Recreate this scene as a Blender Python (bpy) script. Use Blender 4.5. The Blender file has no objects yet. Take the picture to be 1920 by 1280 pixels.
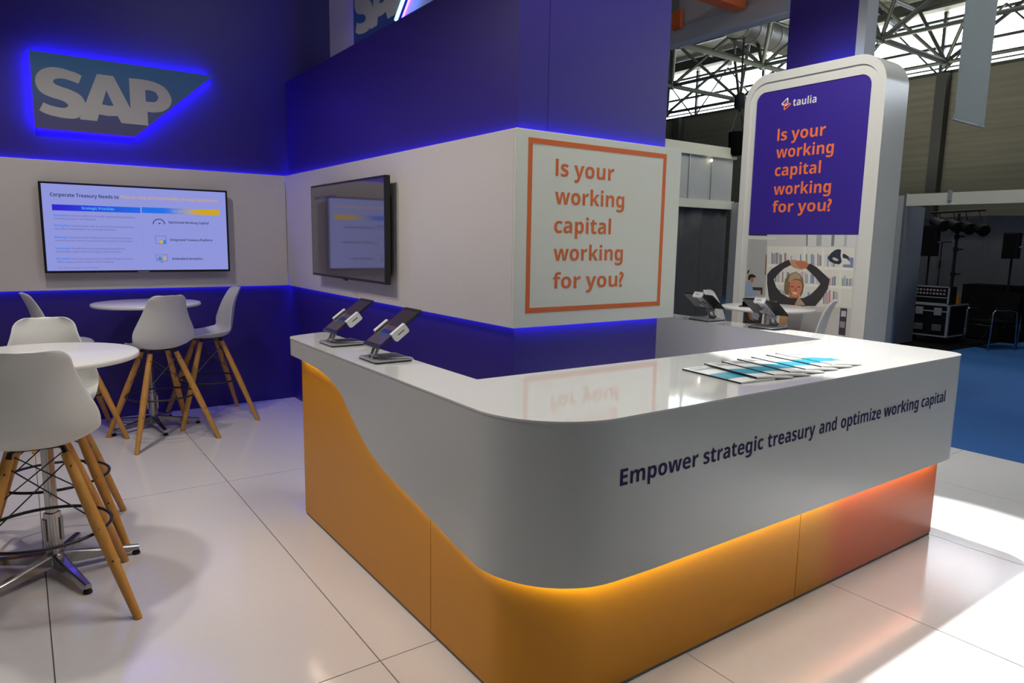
import bpy, bmesh, math, random
from mathutils import Vector, Matrix
from mathutils.geometry import tessellate_polygon
PI = math.pi
R = math.radians
scene = bpy.context.scene
COL = scene.collection

# ------------------------------------------------------------------ camera
cd = bpy.data.cameras.new('camera')
cam = bpy.data.objects.new('camera', cd)
COL.objects.link(cam)
cd.sensor_width = 36.0
cd.lens = 1296.95 / 1920 * 36.0
cd.clip_start = 0.05
cd.clip_end = 200
_yaw, _pitch, _roll = R(35.4695), R(8.26556), R(0.96861)
_f = Vector((math.sin(_yaw) * math.cos(_pitch), math.cos(_yaw) * math.cos(_pitch), -math.sin(_pitch)))
_r = Vector((math.cos(_yaw), -math.sin(_yaw), 0))
_u = _r.cross(_f)
_r2 = math.cos(_roll) * _r + math.sin(_roll) * _u
_u2 = -math.sin(_roll) * _r + math.cos(_roll) * _u
M3 = Matrix((_r2, _u2, -_f)).transposed()
cam.matrix_world = Matrix.Translation((0, 0, 1.62)) @ M3.to_4x4()
scene.camera = cam

# ------------------------------------------------------------------ world, exposure, large lights
w = bpy.data.worlds.new('daylight')
scene.world = w
w.use_nodes = True
wn = w.node_tree.nodes
wn['Background'].inputs[0].default_value = (0.90, 0.95, 1.0, 1)
wn['Background'].inputs[1].default_value = 10.0
scene.view_settings.view_transform = 'Standard'
scene.view_settings.look = 'None'
scene.view_settings.gamma = 1.0
scene.view_settings.use_curve_mapping = False
scene.view_settings.exposure = 0.0
scene.cycles.use_denoising = True
scene.cycles.max_bounces = 8
scene.cycles.sample_clamp_indirect = 6.0


def light(name, kind, loc, aim, power, color=(1, 1, 1), size=0.3, size_y=None, spot=None, blend=0.3):
    d = bpy.data.lights.new(name, kind)
    d.energy = power
    d.color = color
    if kind == 'AREA':
        d.size = size
        if size_y:
            d.shape = 'RECTANGLE'
            d.size_y = size_y
    else:
        d.shadow_soft_size = size
    if kind == 'SPOT':
        d.spot_size = R(spot)
        d.spot_blend = blend
    o = bpy.data.objects.new(name, d)
    COL.objects.link(o)
    o.location = loc
    o.rotation_euler = (Vector(aim) - Vector(loc)).to_track_quat('-Z', 'Y').to_euler()
    return o


WARM = (1.0, 0.91, 0.82)
# booth spotlights on the unseen truss over the stand
light('booth_spotlight', 'SPOT', (0.1, 5.0, 3.9), (0.7, 5.0, 0.0), 90, WARM, 0.07, spot=140, blend=0.6)
light('booth_spotlight', 'SPOT', (-0.25, 4.1, 3.9), (0.3, 3.2, 0.0), 125, WARM, 0.09, spot=130, blend=0.6)
light('booth_spotlight', 'SPOT', (0.1, 2.2, 4.3), (1.0, 1.6, 0.0), 75, WARM, 0.2, spot=120, blend=0.6)
# overhead fill, then the white spotlight over the brochure end of the counter
light('counter_fill', 'AREA', (2.5, 2.3, 4.7), (2.5, 2.3, 0.0), 75, (1.0, 0.97, 0.93), 1.6)  # added area light to brighten the worktop, no real fixture
light('counter_spotlight', 'SPOT', (4.15, 2.9, 4.3), (3.80, 1.98, 1.05), 1350, (1.0, 0.99, 0.97), 0.04, spot=31, blend=0.10)
light('totem_spotlight', 'SPOT', (3.9, 3.2, 4.6), (6.1, 3.9, 1.6), 230, (1.0, 0.97, 0.90), 0.15, spot=75, blend=0.6)
# general hall light: unseen fills added for the hall, its wall and the roof
light('hall_fill', 'AREA', (7.5, 2.5, 8.8), (7.5, 2.6, 0.0), 150, (0.90, 1.0, 0.98), 3.0)
light('hall_fill', 'AREA', (10.5, 5.0, 8.4), (20.0, 9.0, 2.0), 420, (1.0, 0.99, 0.90), 3.0)  # added wash on the hall wall in place of bounced light
light('roof_fill', 'AREA', (15.0, 9.0, 2.75), (15.0, 9.0, 9.0), 300, (1.0, 0.98, 0.80), 2.0)  # invented upward light for the roof deck, its unlit back to the camera


# ------------------------------------------------------------------ materials
def mat(name, col, rough=0.5, metal=0.0, spec=0.5, bump=0.0, bscale=40.0, var=0.0, coat=0.0, stretch=None):
    m = bpy.data.materials.new(name)
    m.use_nodes = True
    nt = m.node_tree
    b = nt.nodes['Principled BSDF']
    b.inputs['Base Color'].default_value = (*col, 1)
    b.inputs['Roughness'].default_value = rough
    b.inputs['Metallic'].default_value = metal
    b.inputs['Specular IOR Level'].default_value = spec
    if coat:
        b.inputs['Coat Weight'].default_value = coat
        b.inputs['Coat Roughness'].default_value = 0.04
    tc = nt.nodes.new('ShaderNodeTexCoord')
    mp = nt.nodes.new('ShaderNodeMapping')
    nt.links.new(tc.outputs['Object'], mp.inputs[0])
    if stretch:
        mp.inputs['Scale'].default_value = stretch
    nz = nt.nodes.new('ShaderNodeTexNoise')
    nz.inputs['Scale'].default_value = bscale
    nz.inputs['Detail'].default_value = 4
    nt.links.new(mp.outputs[0], nz.inputs['Vector'])
    if var or not bump:
        v = var or 0.02
        mr = nt.nodes.new('ShaderNodeMapRange')
        mr.inputs['To Min'].default_value = 1 - v
        mr.inputs['To Max'].default_value = 1 + v
        nt.links.new(nz.outputs['Fac'], mr.inputs['Value'])
        mx = nt.nodes.new('ShaderNodeVectorMath')
        mx.operation = 'SCALE'
        mx.inputs[0].default_value = col
        nt.links.new(mr.outputs[0], mx.inputs['Scale'])
        nt.links.new(mx.outputs[0], b.inputs['Base Color'])
    if bump:
        bp = nt.nodes.new('ShaderNodeBump')
        bp.inputs['Strength'].default_value = bump
        bp.inputs['Distance'].default_value = 0.01
        nt.links.new(nz.outputs['Fac'], bp.inputs['Height'])
        nt.links.new(bp.outputs[0], b.inputs['Normal'])
    return m


def emit(name, col, strength):
    m = bpy.data.materials.new(name)
    m.use_nodes = True
    nt = m.node_tree
    nt.nodes.clear()
    e = nt.nodes.new('ShaderNodeEmission')
    o = nt.nodes.new('ShaderNodeOutputMaterial')
    e.inputs[0].default_value = (*col, 1)
    e.inputs[1].default_value = strength
    nt.links.new(e.outputs[0], o.inputs[0])
    return m


def ramp_mat(name, axis, p0, p1, c0, c1, rough, emission=0.0):
    """colour that changes along one object axis (printed gradient)"""
    m = bpy.data.materials.new(name)
    m.use_nodes = True
    nt = m.node_tree
    b = nt.nodes['Principled BSDF']
    tc = nt.nodes.new('ShaderNodeTexCoord')
    sp = nt.nodes.new('ShaderNodeSeparateXYZ')
    mr = nt.nodes.new('ShaderNodeMapRange')
    mr.interpolation_type = 'SMOOTHSTEP'
    mr.inputs['From Min'].default_value = p0
    mr.inputs['From Max'].default_value = p1
    mx = nt.nodes.new('ShaderNodeMix')
    mx.data_type = 'RGBA'
    mx.inputs[6].default_value = (*c0, 1)
    mx.inputs[7].default_value = (*c1, 1)
    nt.links.new(tc.outputs['Object'], sp.inputs[0])
    nt.links.new(sp.outputs['XYZ'.index(axis)], mr.inputs['Value'])
    nt.links.new(mr.outputs[0], mx.inputs[0])
    nt.links.new(mx.outputs[2], b.inputs['Base Color'])
    b.inputs['Roughness'].default_value = rough
    b.inputs['Specular IOR Level'].default_value = 0.3
    if emission:
        nt.links.new(mx.outputs[2], b.inputs['Emission Color'])
        b.inputs['Emission Strength'].default_value = emission
    return m


MT = {}
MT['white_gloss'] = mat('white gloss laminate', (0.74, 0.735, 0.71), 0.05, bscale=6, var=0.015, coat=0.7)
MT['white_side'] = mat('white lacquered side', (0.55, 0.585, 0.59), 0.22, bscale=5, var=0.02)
MT['white_wall'] = mat('white wall panel', (0.66, 0.63, 0.61), 0.35, bscale=8, var=0.02)
MT['sign_white'] = mat('white sign board', (0.66, 0.68, 0.60), 0.4, bscale=8, var=0.02)
MT['blue'] = mat('deep blue wall print', (0.028, 0.014, 0.21), 0.42, bscale=10, var=0.03)
MT['totem_blue'] = mat('deep blue banner print', (0.045, 0.022, 0.30), 0.4, bscale=10, var=0.03)
MT['floor'] = mat('white floor laminate', (0.74, 0.72, 0.72), 0.13, bscale=28, var=0.015, bump=0.035)
MT['subfloor'] = mat('dark floor joint', (0.20, 0.17, 0.16), 0.8)
MT['carpet'] = mat('blue hall carpet', (0.016, 0.10, 0.33), 0.95, bscale=180, bump=0.6, var=0.15)
MT['yellow'] = mat('yellow lacquer', (0.70, 0.30, 0.004), 0.38, spec=0.35, bscale=6, var=0.02)
MT['orange_grad'] = ramp_mat('yellow to orange lacquer', 'X', 2.92, 3.22, (0.66, 0.285, 0.004), (0.66, 0.125, 0.015), 0.35)
MT['orange'] = mat('orange lacquer', (0.76, 0.16, 0.03), 0.35)
MT['rust'] = mat('orange lettering vinyl', (0.62, 0.13, 0.02), 0.5)
MT['bright_orange'] = mat('bright orange print', (0.95, 0.20, 0.05), 0.5)
MT['orange_beam'] = mat('orange painted beam', (0.62, 0.11, 0.02), 0.5)
MT['navy'] = mat('dark blue lettering vinyl', (0.012, 0.006, 0.085), 0.6, spec=0.2)
MT['black'] = mat('black plastic', (0.012, 0.012, 0.014), 0.35)
MT['black_dull'] = mat('dull black case', (0.005, 0.005, 0.006), 0.6, spec=0.2)
MT['black_gloss'] = mat('black glass screen', (0.010, 0.010, 0.014), 0.05, spec=0.9)
MT['tablet_glass'] = mat('dark tablet glass', (0.03, 0.025, 0.03), 0.06, spec=0.8)
MT['black_matte'] = mat('black cloth', (0.004, 0.004, 0.0045), 0.95, spec=0.1)
MT['shell'] = mat('white moulded plastic', (0.66, 0.67, 0.65), 0.38, bscale=60, bump=0.03)
MT['wood'] = mat('oiled beech wood', (0.56, 0.28, 0.065), 0.45, bscale=14, var=0.25, stretch=(3, 3, 0.5))
MT['chrome'] = mat('polished aluminium', (0.47, 0.47, 0.48), 0.2, metal=1.0)
MT['duct'] = mat('dull duct metal', (0.11, 0.115, 0.11), 0.5, metal=0.3)
MT['alu'] = mat('satin aluminium', (0.55, 0.56, 0.58), 0.35, metal=0.9)
MT['silver'] = mat('silver painted metal', (0.48, 0.48, 0.50), 0.35, metal=0.5)
MT['grey_metal'] = mat('grey metal', (0.16, 0.16, 0.17), 0.45, metal=0.4)
MT['white_plastic'] = mat('white plastic clamp', (0.75, 0.75, 0.73), 0.35)
MT['table_top'] = mat('white table laminate', (0.72, 0.71, 0.69), 0.3)
MT['totem_white'] = mat('white coated totem frame', (0.72, 0.72, 0.68), 0.2)
MT['steel_dark'] = mat('dark painted steel tube', (0.045, 0.052, 0.045), 0.5, bscale=5, var=0.2)
MT['deck'] = mat('beige roof deck', (0.28, 0.26, 0.18), 0.7, bscale=3, var=0.2)
MT['cladding'] = mat('wall cladding', (0.155, 0.15, 0.118), 0.8, bscale=2.0, var=0.42, stretch=(1, 0.12, 5))
MT['hall_dark'] = mat('dark hall steel', (0.05, 0.05, 0.05), 0.7)
MT['fascia'] = mat('pale stand fascia', (0.66, 0.65, 0.54), 0.6)
MT['curtain'] = mat('grey stand curtain', (0.085, 0.085, 0.09), 0.9, bscale=6, var=0.15)
MT['curtain_pale'] = mat('pale stand wall panel', (0.66, 0.60, 0.57), 0.9, bscale=3, var=0.15)
MT['frost'] = mat('frosted stand panel', (0.42, 0.43, 0.42), 0.6, bscale=2, var=0.15)
MT['slate'] = mat('blue grey partition', (0.13, 0.14, 0.18), 0.7)
MT['beam_grey'] = mat('pale grey beam', (0.42, 0.43, 0.47), 0.5)
MT['fabric_pale'] = mat('pale fascia fabric', (0.46, 0.42, 0.41), 0.8)
MT['amber'] = mat('amber plastic', (0.55, 0.20, 0.02), 0.4)
MT['pink'] = mat('pink label', (0.5, 0.12, 0.14), 0.5)
MT['paper'] = mat('white paper', (0.80, 0.80, 0.77), 0.3)
MT['turquoise'] = mat('turquoise print', (0.02, 0.30, 0.42), 0.3, bscale=25, var=0.5)
MT['print_grey'] = mat('grey print', (0.33, 0.35, 0.36), 0.3)
MT['print_sand'] = mat('sand print', (0.55, 0.48, 0.22), 0.4)
MT['logo_grey'] = mat('white logo letters', (0.50, 0.50, 0.49), 0.5)
MT['logo_blue'] = ramp_mat('blue logo gradient', 'Z', 2.45, 3.04, (0.10, 0.10, 0.24), (0.055, 0.19, 0.40), 0.4)
MT['logo_blue_b'] = ramp_mat('blue logo gradient upper', 'Z', 3.0, 3.6, (0.04, 0.07, 0.30), (0.03, 0.16, 0.45), 0.4)
MT['led_blue'] = emit('blue light strip', (0.10, 0.07, 1.0), 48.0)
MT['led_halo'] = emit('blue halo strip', (0.05, 0.02, 1.0), 36.0)
MT['led_tower'] = emit('blue uplight strip', (0.03, 0.25, 1.0), 220.0)
MT['led_cyan'] = emit('cyan light tube', (0.25, 0.9, 1.0), 4.0)
MT['led_warm'] = emit('warm light strip', (1.0, 0.90, 0.76), 38.0)
MT['screen'] = emit('lit slide background', (0.27, 0.30, 0.70), 1.0)
MT['scr_dim'] = emit('dim slide background', (0.035, 0.03, 0.045), 1.0)
MT['scr_dark'] = emit('slide dark text', (0.03, 0.03, 0.10), 1.0)
MT['scr_grey'] = emit('slide grey text', (0.17, 0.17, 0.42), 1.0)
MT['scr_line'] = emit('slide thin line', (0.24, 0.27, 0.66), 1.0)
MT['scr_orange'] = emit('slide orange text', (0.60, 0.37, 0.18), 1.0)
MT['scr_blue'] = emit('slide blue text', (0.02, 0.22, 0.85), 1.0)
MT['scr_pale'] = emit('slide pale text', (0.10, 0.45, 0.90), 1.0)
MT['scr_green'] = emit('slide green mark', (0.03, 0.20, 0.12), 1.0)
MT['scr_gold'] = emit('slide gold mark', (0.60, 0.42, 0.03), 1.0)
MT['lamp_glow'] = emit('small lit lamp', (1.0, 0.85, 0.6), 8.0)


def strip_mat(name, x0, x1, c0, c1):
    m = ramp_mat(name, 'X', x0, x1, c0, c1, 1.0)
    nt = m.node_tree
    mx = [n for n in nt.nodes if n.type == 'MIX'][0]
    e = nt.nodes.new('ShaderNodeEmission')
    nt.links.new(mx.outputs[2], e.inputs[0])
    out = [n for n in nt.nodes if n.type == 'OUTPUT_MATERIAL'][0]
    nt.links.new(e.outputs[0], out.inputs[0])
    nt.nodes.remove(nt.nodes['Principled BSDF'])
    return m


MT['bar_left'] = strip_mat('slide blue bar', 0.25, 0.89, (0.03, 0.02, 0.62), (0.02, 0.13, 0.75))
MT['bar_right'] = strip_mat('slide blue to gold bar', 1.05, 1.38, (0.02, 0.16, 0.80), (0.60, 0.37, 0.02))


def glass_mat():
    m = bpy.data.materials.new('window glass')
    m.use_nodes = True
    nt = m.node_tree
    nt.nodes.clear()
    t = nt.nodes.new('ShaderNodeBsdfTransparent')
    g = nt.nodes.new('ShaderNodeBsdfGlossy')
    g.inputs['Roughness'].default_value = 0.05
    mx = nt.nodes.new('ShaderNodeMixShader')
    o = nt.nodes.new('ShaderNodeOutputMaterial')
    mx.inputs[0].default_value = 0.06
    nt.links.new(t.outputs[0], mx.inputs[1])
    nt.links.new(g.outputs[0], mx.inputs[2])
    nt.links.new(mx.outputs[0], o.inputs[0])
    t.inputs[0].default_value = (0.95, 0.97, 1, 1)
    return m


MT['glass'] = glass_mat()


def vcol_mat():
    m = bpy.data.materials.new('printed photograph')
    m.use_nodes = True
    nt = m.node_tree
    b = nt.nodes['Principled BSDF']
    a = nt.nodes.new('ShaderNodeVertexColor')
    a.layer_name = 'print'
    nt.links.new(a.outputs[0], b.inputs['Base Color'])
    b.inputs['Roughness'].default_value = 0.45
    return m


MT['photo'] = vcol_mat()


# ------------------------------------------------------------------ mesh helpers
def obj(name, bm, m, parent=None, smooth=False, loc=None):
    me = bpy.data.meshes.new(name)
    bmesh.ops.recalc_face_normals(bm, faces=bm.faces[:])
    bm.to_mesh(me)
    bm.free()
    if smooth:
        for p in me.polygons:
            p.use_smooth = True
        if smooth == 'auto':
            me.set_sharp_from_angle(angle=R(38))
    me.materials.append(MT[m] if isinstance(m, str) else m)
    o = bpy.data.objects.new(name, me)
    COL.objects.link(o)
    if parent is not None:
        o.parent = parent
    if loc is not None:
        o.location = loc
    return o


def box(bm, x0, x1, y0, y1, z0, z1, mtx=None):
    vs = [bm.verts.new((x, y, z)) for z in (z0, z1) for y in (y0, y1) for x in (x0, x1)]
    for f in ((0, 1, 3, 2), (4, 6, 7, 5), (0, 4, 5, 1), (1, 5, 7, 3), (3, 7, 6, 2), (2, 6, 4, 0)):
        bm.faces.new([vs[i] for i in f])
    if mtx is not None:
        bmesh.ops.transform(bm, matrix=mtx, verts=vs)
    return vs


def bbox(x0, x1, y0, y1, z0, z1, bev=0.0, seg=2):
    bm = bmesh.new()
    box(bm, x0, x1, y0, y1, z0, z1)
    if bev:
        bmesh.ops.bevel(bm, geom=bm.edges[:], offset=bev, segments=seg, profile=0.5, affect='EDGES')
    return bm


def tube(bm, a, b, ra, rb=None, n=12, cap=True, mid=None):
    """tapered rod from a to b; mid=(t, r) adds one more ring"""
    a, b = Vector(a), Vector(b)
    rb = ra if rb is None else rb
    d = (b - a).normalized()
    s = d.orthogonal().normalized()
    t = d.cross(s)
    rings = [(0, ra)] + ([mid] if mid else []) + [(1, rb)]
    prev = None
    loops = []
    for k, r in rings:
        c = a.lerp(b, k)
        ring = [bm.verts.new(c + (s * math.cos(2 * PI * i / n) + t * math.sin(2 * PI * i / n)) * r) for i in range(n)]
        if prev:
            for i in range(n):
                bm.faces.new((prev[i], prev[(i + 1) % n], ring[(i + 1) % n], ring[i]))
        prev = ring
        loops.append(ring)
    if cap:
        bm.faces.new(loops[0])
        bm.faces.new(loops[-1])


def path_tube(bm, pts, r, n=8, closed=False):
    pts = [Vector(p) for p in pts]
    N = len(pts)
    rings = []
    up = Vector((0.123, 0.31, 0.94)).normalized()
    for i, p in enumerate(pts):
        if closed:
            d = (pts[(i + 1) % N] - pts[i - 1]).normalized()
        else:
            d = (pts[min(i + 1, N - 1)] - pts[max(i - 1, 0)]).normalized()
        s = d.cross(up)
        if s.length < 1e-3:
            s = d.orthogonal()
        s.normalize()
        t = d.cross(s)
        rings.append([bm.verts.new(p + (s * math.cos(2 * PI * k / n) + t * math.sin(2 * PI * k / n)) * r) for k in range(n)])
    for i in range(N if closed else N - 1):
        A, B = rings[i], rings[(i + 1) % N]
        for k in range(n):
            bm.faces.new((A[k], A[(k + 1) % n], B[(k + 1) % n], B[k]))
    if not closed:
        bm.faces.new(rings[0])
        bm.faces.new(rings[-1])


def lathe(bm, prof, c=(0, 0), n=48):
    """prof: (r, z) list"""
    rings = []
    for r, z in prof:
        if r < 1e-6:
            rings.append([bm.verts.new((c[0], c[1], z))])
        else:
            rings.append([bm.verts.new((c[0] + r * math.cos(2 * PI * i / n), c[1] + r * math.sin(2 * PI * i / n), z)) for i in range(n)])
    for A, B in zip(rings, rings[1:]):
        for i in range(n):
            j = (i + 1) % n
            if len(A) == 1:
                bm.faces.new((A[0], B[i], B[j]))
            elif len(B) == 1:
                bm.faces.new((A[i], A[j], B[0]))
            else:
                bm.faces.new((A[i], A[j], B[j], B[i]))


def prism(bm, loops, to3, d0, d1, sides=True, back=True):
    """loops: outer + hole outlines in 2D; to3(u, v, d) -> point; solid between depths d0 and d1"""
    flat = [p for lp in loops for p in lp]
    tris = tessellate_polygon([[Vector((p[0], p[1], 0)) for p in lp] for lp in loops])
    va = [bm.verts.new(to3(p[0], p[1], d0)) for p in flat]
    for t in tris:
        try:
            bm.faces.new([va[i] for i in t])
        except ValueError:
            pass
    if d1 is None:
        return
    vb = [bm.verts.new(to3(p[0], p[1], d1)) for p in flat]
    if back:
        for t in tris:
            try:
                bm.faces.new([vb[i] for i in t])
            except ValueError:
                pass
    k = 0
    for lp in loops:
        n = len(lp)
        for i in range(n):
            j = (i + 1) % n
            bm.faces.new((va[k + i], va[k + j], vb[k + j], vb[k + i]))
        k += n


def rrect(x0, x1, y0, y1, rs, n=8):
    """rounded rectangle, radii (bl, br, tr, tl)"""
    if not isinstance(rs, (tuple, list)):
        rs = (rs,) * 4
    out = []
    for (cx, cy, a0), r in zip(((x0, y0, 180), (x1, y0, 270), (x1, y1, 0), (x0, y1, 90)), rs):
        if r <= 0:
            out.append((cx, cy))
            continue
        ox = cx + (r if cx == x0 else -r)
        oy = cy + (r if cy == y0 else -r)
        for k in range(n + 1):
            a = R(a0 + 90 * k / n)
            out.append((ox + r * math.cos(a), oy + r * math.sin(a)))
    return out


def empty(name, loc=(0, 0, 0), rz=0.0):
    o = bpy.data.objects.new(name, None)
    o.empty_display_size = 0.1
    COL.objects.link(o)
    o.location = loc
    o.rotation_euler = (0, 0, rz)
    return o


def tag(o, label=None, cat=None, group=None, kind=None):
    if label:
        o['label'] = label
    if cat:
        o['category'] = cat
    if group:
        o['group'] = group
    if kind:
        o['kind'] = kind
    return o


def copy_tree(o, parent=None):
    c = o.copy()
    COL.objects.link(c)
    if parent is not None:
        c.parent = parent
    for ch in list(o.children):
        copy_tree(ch, c)
    return c


FONT = None
try:
    FONT = bpy.data.fonts.load(bpy.utils.system_resource('DATAFILES') + '/fonts/NotoSansMath-Regular.woff2')
except Exception:
    FONT = None


def bold_letters(s):
    o = ''
    for c in s:
        if c == 'I':
            o += chr(0x1D5EE + 11)
        elif 'A' <= c <= 'Z':
            o += chr(0x1D5D4 + ord(c) - 65)
        elif 'a' <= c <= 'z':
            o += chr(0x1D5EE + ord(c) - 97)
        else:
            o += c
    return o


def glyph_mesh(body, font, offset):
    cu = bpy.data.curves.new('lettering', 'FONT')
    if font:
        cu.font = font
    cu.body = body
    cu.offset = offset
    cu.resolution_u = 3
    to = bpy.data.objects.new('lettering', cu)
    COL.objects.link(to)
    bpy.context.view_layer.update()
    me = bpy.data.meshes.new_from_object(to.evaluated_get(bpy.context.evaluated_depsgraph_get()))
    bpy.data.objects.remove(to)
    bpy.data.curves.remove(cu)
    bm = bmesh.new()
    bm.from_mesh(me)
    bpy.data.meshes.remove(me)
    return bm


_b = glyph_mesh(bold_letters('E'), FONT, 0.0)
CAPH = max(v.co.y for v in _b.verts)
_b.free()
_b = glyph_mesh('E', None, 0.0)
CAPD = max(v.co.y for v in _b.verts)
_b.free()


def text(name, body, org, right, up, width, capz, m, parent, bold=0.0, thick=0.0012):
    """flat lettering; org = left end of the baseline, width = full width, capz = capital height"""
    mark = FONT is not None and body.endswith('?')
    bm = glyph_mesh(bold_letters(body.rstrip('?')), FONT, 0.0) if FONT else glyph_mesh(body, None, 0.012)
    if mark:
        x1 = max(v.co.x for v in bm.verts)
        b2 = glyph_mesh('?', None, 0.022)
        q0 = min(v.co.x for v in b2.verts)
        for v in b2.verts:
            v.co.x += x1 + 0.05 - q0
            v.co.x = x1 + 0.05 + (v.co.x - x1 - 0.05) * CAPH / CAPD
            v.co.y *= CAPH / CAPD
        tmp = bpy.data.meshes.new('tmp')
        b2.to_mesh(tmp)
        b2.free()
        bm.from_mesh(tmp)
        bpy.data.meshes.remove(tmp)
    xs = [v.co.x for v in bm.verts]
    x0, x1 = min(xs), max(xs)
    sx = width / (x1 - x0)
    sy = capz / (CAPH if FONT else CAPD)
    right, up = Vector(right).normalized(), Vector(up).normalized()
    nrm = right.cross(up)
    org = Vector(org)
    bmesh.ops.remove_doubles(bm, verts=bm.verts[:], dist=1e-5)
    for v in bm.verts:
        v.co = org + right * ((v.co.x - x0) * sx) + up * (v.co.y * sy) + nrm * thick
    me = bpy.data.meshes.new(name)
    bm.to_mesh(me)
    bm.free()
    me.materials.append(MT[m])
    o = bpy.data.objects.new(name, me)
    COL.objects.link(o)
    o.parent = parent
    return o


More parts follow.
